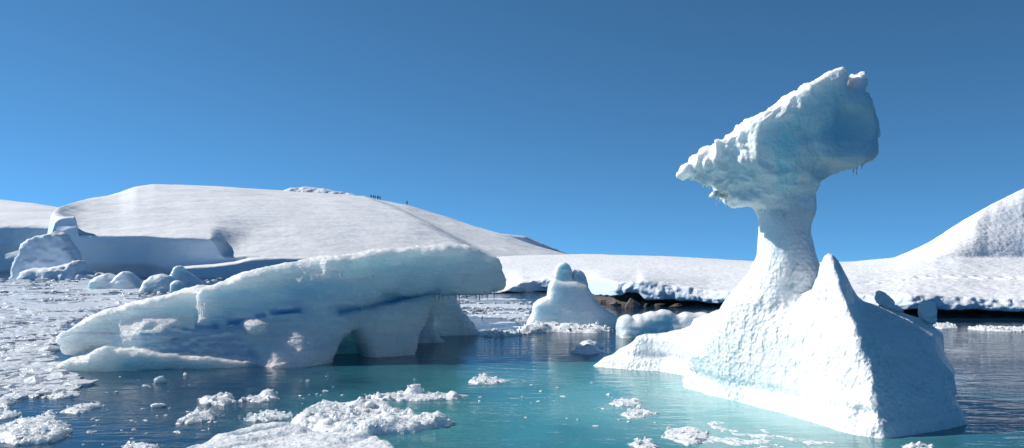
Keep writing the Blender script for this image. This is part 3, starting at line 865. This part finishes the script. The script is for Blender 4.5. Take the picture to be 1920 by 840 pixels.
wallB = [(655, 570), (668, 625), (684, 668), (690, 700), (692, 1000), (782, 1000), (778, 690), (777, 664), (786, 640), (800, 604), (815, 575), (838, 550), (838, 520), (700, 540)]
wb_tf = .75 + .35 * np.clip((.9 - SZ), 0, 2) * 0 + .25 * np.sin(SX * 2.3) + np.where(SZ < 0, .8 * SZ, 0)
Vb = smin(Vb, comp(wallB, .8, wb_tf, 5.0, .30), .22)
cave = [(560, 560), (560, 1000), (760, 1000), (760, 560)]
Vb = smin(Vb, comp(cave, 1.5, 1.7, 5.0, .3), .2)
legC = [(770, 530), (838, 540), (818, 580), (812, 606), (820, 628), (834, 644), (850, 700), (850, 1000), (740, 1000), (740, 530)]
Vb = smin(Vb, comp(legC, 4.5, 4.2, 6.0, .3), .15)
legD = [(790, 530), (842, 535), (850, 560), (865, 588), (886, 612), (896, 640), (900, 1000), (780, 1000)]
Vb = smin(Vb, comp(legD, 7.3, 6.6, 8.6, .35), .15)
bv, bq = surface_nets(Vb, np.array([0, 0, 0.0]), 1.0)
del Vb
bv = bv * np.array([h, ht, h]) + np.array([ss[0], ts[0], zs[0]])
bv = relax(bv, bq, 1, .5)
bn = vnormals(bv, bq)
top = np.clip(bn[:, 2] * 2, 0, 1)
warp = bv + .25 * np.stack([fbm(bv * .8, 400 + i, 2) for i in range(3)], 1)
layz = bv[:, 2] - .09 * bv[:, 0]
lay = fbm(np.stack([warp[:, 0] * .35, warp[:, 1] * .35, layz * 4.0], 1), 411, 4)
lay = lay * .5 + .5 * np.round(lay * 3.5) / 3.5
side = 1 - top
lowm = np.clip((bv[:, 0] - S_(230)) / .8, 0, 1) * np.clip((np.interp(bv[:, 0], [S_(95), S_(520), S_(840)], [.5, 1.0, 1.75]) - bv[:, 2]) / .3, 0, 1)
dsp = (.16 - .07 * lowm) * fbm(warp * .9, 413, 4) + side * (1 - .55 * lowm) * (.075 * lay + .10 * ridged(warp * np.array([1.0, 1.0, 1.9]), 429, 3) - .03) + .03 * ridged(warp * 5.0, 419, 3) + .02 * fbm(bv * 9, 431, 2)
dsp += .06 * (billow(bv * 3.0, 415, 3) - .3) * np.clip(top + .25, 0, 1)
rib = np.clip((1.2 - bv[:, 2]) / .4, 0, 1) * np.clip((bv[:, 0] - S_(480)) / 1.0, 0, 1)
dsp += rib * .08 * fbm(np.stack([bv[:, 0] * 3, bv[:, 1] * 3, bv[:, 2] * .5], 1), 417, 3)
tp = np.array([to_plane(u, v)[:2] for u, v in slab[:21]])
bel = np.interp(bv[:, 0], tp[:, 0], tp[:, 1]) - bv[:, 2]
lip = np.exp(-((bel - .13) / .13) ** 2) * (bv[:, 1] < 1.2) * (.05 + .13 * np.clip(fbm(np.stack([bv[:, 0] * 1.6, bv[:, 2] * 1.2, bv[:, 0] * 0], 1), 427, 3) + .2, 0, 1))
bv = bv + bn * dsp[:, None]
bv[:, 1] -= lip
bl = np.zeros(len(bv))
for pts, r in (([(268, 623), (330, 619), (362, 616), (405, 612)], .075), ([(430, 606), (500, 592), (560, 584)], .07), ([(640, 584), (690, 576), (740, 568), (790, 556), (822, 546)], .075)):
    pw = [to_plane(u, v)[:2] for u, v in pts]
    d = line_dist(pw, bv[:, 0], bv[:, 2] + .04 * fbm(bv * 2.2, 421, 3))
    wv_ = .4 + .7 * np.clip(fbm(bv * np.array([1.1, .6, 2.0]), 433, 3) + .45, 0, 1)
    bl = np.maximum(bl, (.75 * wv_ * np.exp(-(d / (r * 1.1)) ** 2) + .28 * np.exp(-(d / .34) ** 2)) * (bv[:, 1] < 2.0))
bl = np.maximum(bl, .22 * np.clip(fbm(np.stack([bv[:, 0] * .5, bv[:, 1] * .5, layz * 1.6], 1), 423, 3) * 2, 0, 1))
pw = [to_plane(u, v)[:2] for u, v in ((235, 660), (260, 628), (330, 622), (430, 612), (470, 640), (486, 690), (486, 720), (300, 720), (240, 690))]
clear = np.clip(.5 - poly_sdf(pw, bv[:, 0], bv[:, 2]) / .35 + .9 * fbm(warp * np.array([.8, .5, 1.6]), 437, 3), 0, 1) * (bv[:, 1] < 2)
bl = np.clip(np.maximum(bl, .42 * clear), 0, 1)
world = np.stack([A[0] + bv[:, 0] * e1[0] + bv[:, 1] * e2[0], A[1] + bv[:, 0] * e1[1] + bv[:, 1] * e2[1], bv[:, 2]], 1)
ctr = A + e1 * 5.5 + e2 * 2.5
root = empty('arched_iceberg', (ctr[0], ctr[1], 0), 'long blue-white slab iceberg tilted over a small dark arch, on the left', 'iceberg')
bpy.context.view_layer.update()
link('body', mesh_of('body', world, bq, {'blue': bl}), M['slab_ice'], root)
for i in range(24):
    u = 842 + i * 3.6 + random.uniform(-1.5, 1.5)
    s, z, Y = to_plane(u, 551 - (6 if u > 930 else 0), .3)
    tt = .2 + random.uniform(0, .6)
    xy = A + e1 * s + e2 * tt
    icicle(root, xy[0], xy[1], z + .10, random.uniform(.14, .38), .03, 340 + i)
for i, (u, v, L) in enumerate(((372, 568, .28), (376, 572, .36), (380, 575, .30), (384, 570, .2), (700, 517, .12), (640, 515, .14), (820, 556, .2), (827, 556, .3), (833, 556, .22))):
    s, z, Y = to_plane(u, v, -.12)
    xy = A + e1 * s + e2 * -.05
    icicle(root, xy[0], xy[1], z, L, .03, 380 + i)

# ------------------------------------------------------------------ smaller bergs, each an outlined body with its own depth
def berg(name, label, polys, Y, depth, mat, hh, seed, k=.2, amp=.06, cat='iceberg', yoff=0.0, lean=0.0, blue=None, under=.25, parts=()):
    """polys: outline(s) in the photo turned into a solid at distance Y, `depth` metres thick"""
    pw = [[P(u, v, Y)[[0, 2]] for u, v in pl] for pl in polys]
    allp = np.concatenate(pw)
    x0, x1 = allp[:, 0].min() - .5, allp[:, 0].max() + .5
    z0, z1 = -1.4, allp[:, 1].max() + .4
    xs = np.arange(x0, x1, hh); zs = np.arange(z0, z1, hh); ys = np.arange(-depth * .5 - 1.0, depth * .5 + 1.0, hh)
    gx, gz = np.meshgrid(xs, zs, indexing='ij')
    V = np.full((len(xs), len(ys), len(zs)), 9.0, np.float32)
    for ip, pl in enumerate(pw):
        d2 = poly_sdf(pl, gx, gz); kk = k[ip] if isinstance(k, (list, tuple)) else k
        prof = np.clip(-d2 / (depth * .5), 0, 1)
        zz = np.clip((gz) / max(allp[:, 1].max(), .1), -.5, 1)
        th = depth * .5 * (1 - .45 * zz)
        m = np.empty_like(V)
        for j, y in enumerate(ys):
            m[:, j, :] = smax(d2, np.abs(y - lean * gz) - th * (1 if ip == 0 or kk > .1 else .75), kk)
        V = smin(V, m, .12 if kk > .1 else .015)
    v, q = surface_nets(V, np.array([x0, ys[0] + 0.0, z0]), hh)
    v = relax(v, q, 1, .5)
    nrm = vnormals(v, q)
    d = amp * fbm(v * 1.3 + seed, seed, 4) + amp * .5 * fbm(v * np.array([.6, .6, 3.5]), seed + 3, 3)
    v = v + nrm * d[:, None]
    bl = np.zeros(len(v))
    loc = np.array([np.mean(allp[:, 0]), Y + depth * .5 * .8 + yoff, 0.0])
    for (u, vv, r) in (blue or ()):
        c = P(u, vv, Y); bl = np.maximum(bl, np.clip(1.3 - np.hypot(v[:, 0] - c[0], v[:, 2] - c[2]) / r, 0, 1))
    v = v - np.array([loc[0], 0, 0])
    if parts:
        root = empty(name, loc, label, cat); bpy.context.view_layer.update()
        rest = np.ones(len(q), bool); fc = v[q].mean(1) + np.array([loc[0], 0, 0])
        for nm, (ua, va, ub, vb) in parts:
            a, b = P(ua, va, Y), P(ub, vb, Y)
            s = rest & (fc[:, 0] > a[0]) & (fc[:, 0] < b[0]) & (fc[:, 2] < a[2]) & (fc[:, 2] > b[2])
            rest &= ~s
            cv, cf, ca = compact(v, q, s, {'blue': bl})
            o = link(nm, mesh_of(nm, cv, cf, ca), mat); o.parent = root
        cv, cf, ca = compact(v, q, rest, {'blue': bl})
        o = link('body', mesh_of('body', cv, cf, ca), mat); o.parent = root
        return root
    o = link(name, mesh_of(name, v, q, {'blue': bl}), mat)
    o.location = loc
    return tag(o, label, cat)

berg('peaked_iceberg', 'small tapering iceberg with two rounded blue knobs on top, between the two large bergs',
     [[(985, 640), (988, 612), (999, 590), (1001, 573), (1012, 564), (1029, 558), (1033, 534), (1040, 526), (1060, 530), (1084, 530), (1104, 536), (1112, 550), (1118, 563), (1137, 581), (1158, 594), (1166, 602), (1167, 640)],
      [(1041, 530), (1042, 510), (1046, 500), (1053, 494), (1062, 491), (1070, 496), (1075, 504), (1077, 516), (1076, 532)],
      [(1076, 534), (1078, 514), (1083, 507), (1090, 506), (1098, 511), (1104, 521), (1107, 538)]],
     33.5, 2.2, M['small_ice'], 0.04, 501, k=[.22, .09, .09], amp=.04, lean=.2, blue=((1060, 505, .28), (1090, 518, .24)), parts=(('knob', (1030, 480, 1076.5, 521)), ('knob', (1076.5, 490, 1120, 526))))
berg('lumpy_iceberg', 'low lumpy white iceberg behind the long left arm of the mushroom-shaped berg',
     [[(1163, 660), (1163, 602), (1170, 596), (1184, 594), (1190, 600), (1196, 594), (1206, 592), (1214, 604), (1210, 660)],
      [(1192, 660), (1200, 610), (1212, 592), (1228, 586), (1240, 592), (1256, 610), (1262, 660)],
      [(1226, 660), (1232, 592), (1246, 584), (1262, 586), (1276, 596), (1284, 612), (1290, 660)],
      [(1270, 660), (1276, 596), (1292, 588), (1312, 590), (1330, 586), (1350, 592), (1362, 660)]],
     29.0, 1.6, M['small_ice'], .05, 511, k=.3, amp=.08)
berg('hump_iceberg', 'pale blue rounded iceberg hump just behind the left end of the arched slab',
     [[(256, 580), (258, 545), (264, 526), (276, 517), (292, 515), (306, 519), (316, 530), (320, 560), (320, 580)]], 72, 3.0, M['small_ice'], .12, 521, k=.45, amp=.12)
berg('spired_iceberg', 'blue iceberg with a thin leaning spire beneath the shaded ice cliff',
     [[(300, 560), (308, 522), (317, 514), (320, 502), (325, 498), (331, 500), (336, 508), (350, 518), (366, 530), (372, 560)]], 84, 3.0, M['small_ice'], .12, 523, k=.3, amp=.10)
berg('twin_iceberg', 'small iceberg with a lit beak on its left and a pointed hump on its right',
     [[(164, 560), (165, 532), (168, 524), (178, 518), (190, 513), (198, 511), (199, 519), (206, 528), (212, 560)],
      [(196, 560), (204, 530), (214, 516), (226, 508), (236, 514), (246, 526), (256, 538), (262, 560)]], 80, 3.0, M['small_ice'], .12, 527, k=.3, amp=.12)
berg('round_ice_chunk', 'small round pale ice chunk at the foot of the spired blue iceberg', [[(316, 548), (317, 532), (326, 526), (336, 528), (341, 536), (340, 548)]], 70, 1.2, M['small_ice'], .08, 531, k=.3, amp=.06, cat='ice chunk')
berg('bare_ice_lobe', 'scalloped blue-grey ice lobe with sunlit ledges at the left foot of the cliff',
     [[(16, 540), (19, 512), (20, 492), (30, 478), (30, 462), (40, 450), (62, 443), (98, 434), (110, 440), (128, 470), (146, 520), (150, 540)]], 128, 5, M['far_snow'], .35, 533, k=.6, amp=.35, cat='ice cliff')
berg('ledge_ice', 'low ice ledge with a white fin, on the waterline under the shaded cliff',
     [[(30, 540), (32, 508), (60, 504), (90, 502), (120, 494), (138, 486), (144, 490), (144, 510), (180, 514), (186, 540)]], 123, 5, M['far_snow'], .3, 537, k=.8, amp=.3, cat='ice cliff')

# ------------------------------------------------------------------ floes: low ice rafts shaped as height fields
def floe_mesh(name, px, zt, seed, hmax, rough=.5, step=.05, edge=.25, blocks=(), rubble=True, grooves=()):
    pw = np.array([W(u, v, zt) for u, v in px])
    c = pw.mean(0); pw = pw - c
    x0, y0 = pw.min(0) - .15; x1, y1 = pw.max(0) + .15
    step = max(step, (x1 - x0) / 160)
    xs = np.arange(x0, x1, step); ys = np.arange(y0, y1, step * 1.0)
    gx, gy = np.meshgrid(xs, ys, indexing='ij')
    p3 = np.stack([gx, gy, gx * 0 + seed], -1)
    d = -poly_sdf(pw, gx, gy) + .5 * edge * fbm(p3 * (1.2 / edge) * .5, seed, 4)
    k = np.clip(d / edge, -1, 1)
    base = np.where(k > 0, 1 - (1 - k) ** 2.5, k * 1.2)
    big = fbm(p3 * (1.4 / max(x1 - x0, .5) * 2.0), seed + 1, 3)
    fine = billow(p3 * 4.5, seed + 2, 3) - .25
    fine2 = fbm(p3 * 14, seed + 4, 2)
    ter = fbm(p3 * 2.6 + 3, seed + 6, 3); ter = np.round(ter * 3.2) / 3.2 * .6 + ter * .4
    z = hmax * base * (.65 + .5 * big) + np.clip(k, 0, 1) * hmax * rough * (.35 * fine + .20 * fine2 + .75 * ter)
    for (u, v, r, hh) in blocks:
        q = W(u, v, zt) - c
        z += hh * np.exp(-(((gx - q[0]) / r) ** 2 + ((gy - q[1]) / r) ** 2) ** 2) * np.clip(k * 2, 0, 1)
    for (u1, v1, u2, v2, w_, dp) in grooves:
        a_, b_ = W(u1, v1, zt) - c, W(u2, v2, zt) - c
        dl = line_dist([a_, b_], gx, gy) + .04 * fbm(p3 * 3, seed + 31, 3)
        z -= dp * np.exp(-(dl / w_) ** 2) * np.clip(k, 0, 1)
    z = np.where(k < 0, np.maximum(k * .4, -.14), z)
    V_ = [np.stack([gx, gy, z], -1).reshape(-1, 3)]
    q = grid_faces(*gx.shape); F_ = [np.concatenate([q[:, [0, 1, 2]], q[:, [0, 2, 3]]])]; ns = len(F_[0]); off = gx.size
    rg = np.random.default_rng(seed + 50); vi, fi = ICO[1]
    ins = np.argwhere(k > -.1)
    area = len(ins) * step * step
    for _ in range(int(min(420, 8 + area * 170 * rough)) if rubble else 0):
        a, b = ins[rg.integers(len(ins))]
        s_ = (.006 + .042 * rg.random() ** 6) * (.6 + rough) * min(1.5, max(1, hmax / .12)) * max(1, step / .04)
        pp = vi * (1 + .35 * rg.normal(size=(len(vi), 1))) * rg.uniform(.45, 1.2, 3) * s_
        for _k in range(3):
            n_ = rg.normal(size=3); n_ /= np.linalg.norm(n_); pp = pp - np.maximum(pp @ n_ - .5 * s_, 0)[:, None] * n_
        ca, sa = math.cos(rg.uniform(0, 6.28)), math.sin(rg.uniform(0, 6.28)); nr = math.hypot(ca, sa); ca, sa = ca / nr, sa / nr
        pp = np.stack([pp[:, 0] * ca - pp[:, 1] * sa, pp[:, 0] * sa + pp[:, 1] * ca, pp[:, 2]], 1)
        V_.append(pp + np.array([gx[a, b] + rg.normal() * .02, gy[a, b] + rg.normal() * .02, max(z[a, b], 0) + s_ * .05])); F_.append(fi + off); off += len(vi)
    F_ = np.concatenate(F_); me = mesh_of(name, np.concatenate(V_), F_)
    if len(me.polygons) == len(F_):
        fl = np.ones(len(F_), bool); fl[ns:] = False; me.polygons.foreach_set('use_smooth', fl)
    return c, me

def floe(label, px, zt, seed, hmax, group=None, name='ice_floe', **kw):
    c, me = floe_mesh(name, px, zt, seed, hmax, **kw)
    o = link(name, me, M['floe_ice']); o.location = (c[0], c[1], 0)
    return tag(o, label, 'ice floe', group)

floe('broad flat white ice floe, the nearest one, cut by the bottom edge', [(290, 848), (330, 828), (362, 818), (420, 803), (470, 788), (510, 784), (560, 786), (600, 800), (650, 803), (690, 800), (735, 818), (748, 840), (745, 880), (640, 930), (420, 930), (280, 890)], .16, 601, .20, rough=.30, step=.025, edge=.14, rubble=False, grooves=((330, 842, 400, 806, .05, .06), (450, 806, 545, 790, .07, .07), (470, 815, 590, 800, .10, .05), (660, 820, 715, 806, .06, .05), (400, 835, 520, 812, .05, .04)))
floe('long heaped rubble floe behind the broad flat white one', [(548, 790), (552, 772), (575, 758), (605, 748), (650, 753), (690, 749), (730, 752), (770, 766), (800, 776), (840, 774), (842, 786), (780, 796), (700, 800), (600, 800)], .12, 603, .17, rough=.75, step=.03, edge=.25)
floe('small floe with a slanted block on its right end, in front of the arched slab', [(368, 752), (376, 744), (400, 738), (436, 738), (440, 750), (420, 756)], .05, 605, .11, rough=.8, step=.03, edge=.15, blocks=((432, 744, .12, .10),))
floe('slim floe with a raised block at its right end, touching another floe', [(442, 748), (470, 742), (500, 734), (518, 735), (522, 744), (490, 750)], .04, 607, .08, rough=.8, step=.03, edge=.15, blocks=((503, 741, .14, .12),))
floe('thin drawn-out floe carrying a broken block, right of the middle foreground', [(688, 742), (720, 738), (760, 732), (800, 734), (850, 738), (884, 738), (850, 746), (780, 748), (720, 746)], .04, 609, .07, rough=.9, step=.03, edge=.14, blocks=((776, 738, .16, .16), (850, 741, .1, .07)))
floe('slushy oval floe just above the left end of the broad flat one', [(333, 786), (350, 776), (380, 770), (406, 772), (400, 784), (350, 792)], .03, 611, .07, rough=.9, step=.03, edge=.14)
floe('sparkling grainy floe alone on open teal water', [(876, 714), (890, 706), (910, 704), (935, 709), (962, 712), (930, 718), (895, 718)], .03, 613, .07, rough=.9, step=.03, edge=.14)
floe('big glittering floe at the lower left edge', [(-40, 815), (-20, 795), (30, 786), (70, 778), (105, 776), (130, 790), (136, 806), (100, 818), (40, 824)], .08, 615, .13, rough=.8, step=.03, edge=.2, blocks=((100, 782, .25, .08),))
floe('oval floe at the left with a smaller tongue on its right', [(112, 770), (130, 762), (150, 756), (185, 754), (188, 760), (165, 766), (150, 774)], .03, 617, .06, rough=.8, step=.03, edge=.14)
floe('narrow floe parallel to the slush edge at the left', [(74, 742), (95, 738), (120, 733), (152, 732), (150, 740), (110, 745)], .03, 619, .06, rough=.8, step=.03, edge=.14)
floe('white floe at the left edge, below the slush', [(-30, 756), (0, 742), (20, 742), (32, 750), (14, 760)], .03, 621, .07, rough=.8, step=.03, edge=.14)
floe('low floe at the left edge, just above the big glittering one', [(-30, 782), (0, 770), (30, 767), (36, 778), (5, 784)], .03, 623, .06, rough=.8, step=.03, edge=.14)
floe('grainy floe at the bottom edge left of the broad flat one', [(215, 846), (235, 830), (270, 826), (300, 832), (300, 850), (250, 860)], .04, 625, .08, rough=.8, step=.03, edge=.14)
floe('slush floe filling the gap left of the heaped rubble floe', [(455, 786), (470, 776), (500, 768), (530, 770), (545, 780), (500, 788)], .03, 627, .06, rough=.9, step=.03, edge=.14)
floe('smooth white dome of ice beside the tip of the long arm', [(1072, 657), (1082, 648), (1102, 643), (1122, 645), (1132, 655), (1104, 662)], .06, 629, .28, rough=.12, step=.04, edge=.5, rubble=False)
floe('white rubble apron along the foot of the peaked iceberg', [(970, 622), (985, 611), (1010, 612), (1040, 607), (1075, 609), (1110, 612), (1150, 616), (1120, 622), (1040, 620)], .05, 631, .26, rough=.7, step=.06, edge=.4)
floe('thin white floe left of the peaked iceberg', [(880, 625), (910, 620), (960, 621), (1000, 625), (960, 629), (905, 630)], .02, 633, .07, rough=.8, step=.06, edge=.3)
floe('thin white line of ice on the grey water at the right edge', [(1810, 616), (1835, 612), (1880, 613), (1960, 615), (1960, 622), (1870, 620)], .02, 635, .09, rough=.8, step=.06, edge=.3)
floe('small white floe on grey water behind the right shoulder', [(1745, 612), (1760, 606), (1790, 608), (1796, 614), (1765, 616)], .02, 637, .07, rough=.6, step=.05, edge=.25)
floe('pale sodden floe, upper of the pair left of the mushroom berg', [(1142, 756), (1160, 748), (1185, 748), (1206, 754), (1185, 762), (1160, 762)], .01, 639, .035, rough=.9, step=.03, edge=.15)
floe('pale sodden floe, lower of the pair left of the mushroom berg', [(1162, 778), (1180, 768), (1205, 765), (1230, 774), (1205, 783), (1180, 784)], .01, 641, .04, rough=.9, step=.03, edge=.15)
floe('wet white floe near the front foot of the mushroom berg', [(1240, 818), (1255, 802), (1290, 798), (1320, 806), (1330, 824), (1290, 832)], .02, 643, .06, rough=.7, step=.03, edge=.16)
floe('small drifting floe at the bottom edge below the wet white one', [(1176, 832), (1200, 825), (1225, 828), (1238, 838), (1205, 842)], .01, 645, .04, rough=.8, step=.03, edge=.12)
floe('lone floe at the bottom edge right of the mushroom berg', [(1680, 846), (1700, 832), (1730, 830), (1750, 840), (1740, 856), (1700, 858)], .02, 647, .06, rough=.8, step=.03, edge=.12)

# loose chunks: a few kinds, copied
CH = [lump_mesh('ice_chunk', (1, .75, .5), 700 + i, sub=3, amp=.45, planes=6, fine=.12, cut=(.3, .7), smooth=False) for i in range(6)]
for me in CH: me.materials.append(M['floe_ice'])
def scatter(n, us, vs, s0, s1, label, group, seed):
    rg = np.random.default_rng(seed)
    for i in range(n):
        u, v = rg.uniform(*us), rg.uniform(*vs)
        x, y = W(u, v); s = rg.uniform(s0, s1) ** 1.0 * rg.choice([.6, .8, 1, 1.4])
        o = bpy.data.objects.new('ice_chunk', CH[rg.integers(len(CH))]); col.objects.link(o)
        o.location = (x, y, .02 * s); o.scale = (s, s, s * rg.uniform(.5, 1)); o.rotation_euler = (rg.normal() * .2, rg.normal() * .2, rg.uniform(0, 6.28))
        tag(o, label, 'ice chunk', group)
scatter(38, (150, 420), (765, 838), .025, .075, 'tiny ice chunk on the dark blue water among the left foreground floes', 'ice crumbs on the left foreground water', 801)
scatter(12, (200, 360), (700, 740), .02, .06, 'tiny bright ice chunk on dark water below the arched slab', 'ice crumbs below the arched slab', 803)
scatter(24, (520, 900), (705, 760), .02, .06, 'tiny ice chunk on teal water between the slab and the heaped floe', 'ice crumbs on the middle teal water', 805)
scatter(26, (980, 1240), (715, 800), .02, .07, 'tiny pale ice chunk on turquoise water left of the mushroom berg', 'ice crumbs on the turquoise water', 807)
lump('ice_chunk', 'bright sunlit ice chunk alone on dark water under the slab', 'ice chunk', (*W(301, 717), .03), (.12, .1, .09), M['floe_ice'], 811, planes=6)
lump('ice_chunk', 'small smooth ice chunk left of the pair of joined floes', 'ice chunk', (*W(296, 763), .02), (.14, .09, .05), M['floe_ice'], 813, planes=4)

# ------------------------------------------------------------------ brash: slush and crushed ice nobody could count
def img_region(poly):
    poly = np.asarray(poly, float)
    def f(rg, n):
        out = []
        lo, hi = poly.min(0), poly.max(0)
        while len(out) < n:
            u = rg.uniform(lo[0], hi[0], 20000)
            iv = rg.uniform(1 / (F * H / (lo[1] - V0)), 1 / (F * H / (hi[1] - V0)), 20000)
            Yq = 1 / iv
            v = V0 + F * H / Yq
            ins = poly_sdf(poly, u, v) < 0
            out += list(np.stack([(u - U0) / F * Yq, Yq], 1)[ins])
        return np.array(out[:n])
    return f
def brash(name, poly, n, smin_, smax_, seed, sheet, dens):
    """region: world-plan test; chunks merged with a lumpy slush sheet that breaks the surface in patches"""
    rg = np.random.default_rng(seed)
    VV, FF, off = [], [], 0
    vi, fi = ICO[1]
    pts = img_region(poly)(rg, n)
    den = fbm(np.stack([pts[:, 0] * .18, pts[:, 1] * .10, pts[:, 0] * 0], 1), seed, 4)
    pts = pts[den > dens]
    for x, y in pts:
        s = smin_ + (smax_ - smin_) * rg.random() ** 7
        s *= 1 + max(0, (y - 25)) / 110
        jit = 1 + .5 * rg.normal(size=(len(vi), 1)) * .5
        a = rg.uniform(0, 6.28); c_, s_ = math.cos(a), math.sin(a)
        p = vi * jit * np.array([s, s * rg.uniform(.5, 1), s * rg.uniform(.10, .38)])
        p = np.stack([p[:, 0] * c_ - p[:, 1] * s_ + x, p[:, 0] * s_ + p[:, 1] * c_ + y, p[:, 2] + s * .05], 1)
        VV.append(p); FF.append(fi + off); off += len(vi)
    for (gx, gy, thr, amp, fq) in sheet:
        p3 = np.stack([gx, gy, gx * 0 + seed], -1)
        z = amp * (fbm(p3 * np.array([fq, fq * .8, 1]), seed + 9, 5, .6) - thr) + .05 * amp * fbm(p3 * 9, seed + 7, 2)
        z = np.clip(z, -.2, amp * .35) + .25 * amp * np.clip(z / amp, 0, 1) * (billow(p3 * np.array([3, 3, 1]), seed + 3, 3))
        pu, pv_ = gx / gy * F + U0, V0 + F * H / gy
        sd = poly_sdf(poly, pu, pv_) + 16 * fbm(np.stack([pu * .035, pv_ * .09, pu * 0], -1), seed + 21, 4)
        z = z - .3 * np.clip((sd + 6) / 22, 0, 1)
        q = grid_faces(*gx.shape)
        VV.append(np.stack([gx, gy, z], -1).reshape(-1, 3))
        FF.append(np.concatenate([q[:, [0, 1, 2]], q[:, [0, 2, 3]]]) + off); off += gx.size
    o = link(name, mesh_of(name, np.concatenate(VV), np.concatenate(FF), smooth=False), M['brash_ice'])
    return tag(o, kind='stuff')

def fan(u0, u1, v0, v1, nu, nv):
    u, q = np.meshgrid(np.linspace(u0, u1, nu), np.linspace(0, 1, nv), indexing='ij')
    v = v0 + (v1 - v0) * q
    Y = F * H / (v - V0)
    return (u - U0) / F * Y, Y
gx1, gy1 = fan(-700, 260, 521, 712, 420, 330)
brash('brash_ice', [(-700, 522), (420, 522), (350, 540), (230, 575), (130, 610), (95, 650), (110, 690), (165, 722), (60, 745), (-700, 760)], 32000, .03, .34, 901,
      [(gx1, gy1, -.12, .17, .45)], -.30)
gx2, gy2 = fan(830, 1010, 552, 626, 160, 120)
brash('drifting_slush', [(840, 552), (1000, 552), (990, 612), (880, 618), (860, 585)], 1500, .05, .22, 903, [(gx2, gy2, .18, .14, .30)], .05)
gx3, gy3 = fan(1240, 1640, 745, 850, 220, 150)
brash('melting_slush', [(1300, 785), (1400, 790), (1560, 822), (1620, 835), (1560, 850), (1330, 850), (1270, 830)], 1500, .015, .07, 905, [(gx3, gy3, .22, .06, 2.2)], -.1)

# ------------------------------------------------------------------ people on the hill crest
def capsule(g, a, b, ra, rb):
    a, b = np.array(a), np.array(b); ab = b - a
    t_ = np.clip(((g - a) @ ab) / (ab @ ab), 0, 1)
    return np.linalg.norm(g - a - t_[..., None] * ab, axis=-1) - (ra + (rb - ra) * t_)
def person_meshes():
    hh = .03
    xs, ys, zs = np.arange(-.45, .45, hh), np.arange(-.35, .35, hh), np.arange(-.06, 1.86, hh)
    g = np.stack(np.meshgrid(xs, ys, zs, indexing='ij'), -1)
    body = smin(capsule(g, (0, 0, .95), (0, 0, 1.38), .15, .17), capsule(g, (0, 0, 1.45), (0, 0, 1.55), .06, .06), .06)
    head = np.linalg.norm((g - np.array([0, -.01, 1.65])) / np.array([.85, 1, 1.15]), axis=-1) - .105
    nose = np.linalg.norm(g - np.array([0, -.12, 1.63]), axis=-1) - .022
    body = smin(smin(body, head, .03), nose, .02)
    jk = smin(capsule(g, (0, 0, .86), (0, 0, 1.38), .19, .19), capsule(g, (-.14, 0, 1.38), (.14, 0, 1.38), .11, .11), .1)
    for s in (-1, 1):
        body = smin(body, capsule(g, (s * .10, 0, .92), (s * .12, -.02, .50), .105, .075), .06)
        body = smin(body, capsule(g, (s * .12, -.02, .50), (s * .13, .03, .06), .075, .055), .03)
        body = smin(body, capsule(g, (s * .13, .04, .04), (s * .14, -.15, .03), .05, .045), .03)
        body = smin(body, capsule(g, (s * .30, -.06, .98), (s * .28, -.12, .86), .045, .04), .02)
        jk = smin(jk, capsule(g, (s * .21, 0, 1.38), (s * .29, .02, 1.12), .085, .07), .04)
        jk = smin(jk, capsule(g, (s * .29, .02, 1.12), (s * .29, -.09, .92), .07, .06), .03)
    hat = np.maximum(np.linalg.norm((g - np.array([0, 0, 1.68])) / np.array([.95, 1.05, 1.15]), axis=-1) - .118, 1.67 - g[..., 2] + g[..., 1] * -.3)
    out = []
    for d in (body, jk, hat):
        v, q = surface_nets(d.astype(np.float32), np.array([xs[0], ys[0], zs[0]]), hh); out.append((v, q))
    return out
(bv_, bq_), (jv, jq), (hv, hq) = person_meshes()
BM = mesh_of('person', bv_, bq_); BM.materials.append(M['cloth_black'])
HM = mesh_of('hat', hv, hq); HM.materials.append(M['cloth_black'])
JM = {}
for k in ('cloth_black', 'cloth_red', 'cloth_navy'):
    JM[k] = mesh_of('jacket', jv, jq); JM[k].materials.append(M[k])
PEO = [(696, 'cloth_navy', .2, 'person in dark clothes, leftmost of the group standing on the snow crest', 0),
       (700.5, 'cloth_black', 1.0, 'person in black clothes, second from the left in the group on the crest', 2),
       (703.5, 'cloth_navy', -.6, 'person in dark jacket, third from the left in the group on the crest', 0),
       (708, 'cloth_black', .4, 'person in black jacket, third from the right in the group on the crest', 3),
       (710.5, 'cloth_red', 2.0, 'person in dark red jacket, second from the right in the group on the crest', 0),
       (713, 'cloth_black', -1.4, 'person in black clothes, rightmost of the tight group on the crest', 1),
       (763, 'cloth_navy', .0, 'person in dark clothes walking alone on the crest, right of the group', 0)]
crest_people = []
for u, jk, rz, lb, dy in PEO:
    crest_people.append((u, jk, rz, lb, dy))
def ground_z(x, y):
    bpy.context.view_layer.update()
    dg = bpy.context.evaluated_depsgraph_get()
    best = -9
    for nm in ('snow_hill', 'ice_ridge'):
        ok, loc, nr, ix = bpy.data.objects[nm].ray_cast(Vector((x, y, 200)), Vector((0, 0, -1)))
        if ok: best = max(best, loc.z)
    return best
for u, jk, rz, lb, dy in crest_people:
    Y, zc_ = hill_crest(u); Y = Y - 4 - dy
    x = (u - U0) / F * Y
    o = link('person', BM, None); o.location = (x, Y, ground_z(x, Y) - .03); o.rotation_euler = (0, 0, rz)
    tag(o, lb, 'person', 'people on the snow crest' if u < 750 else None)
    for nm, me in (('jacket', JM[jk]), ('hat', HM)):
        c = link(nm, me, None); c.parent = o
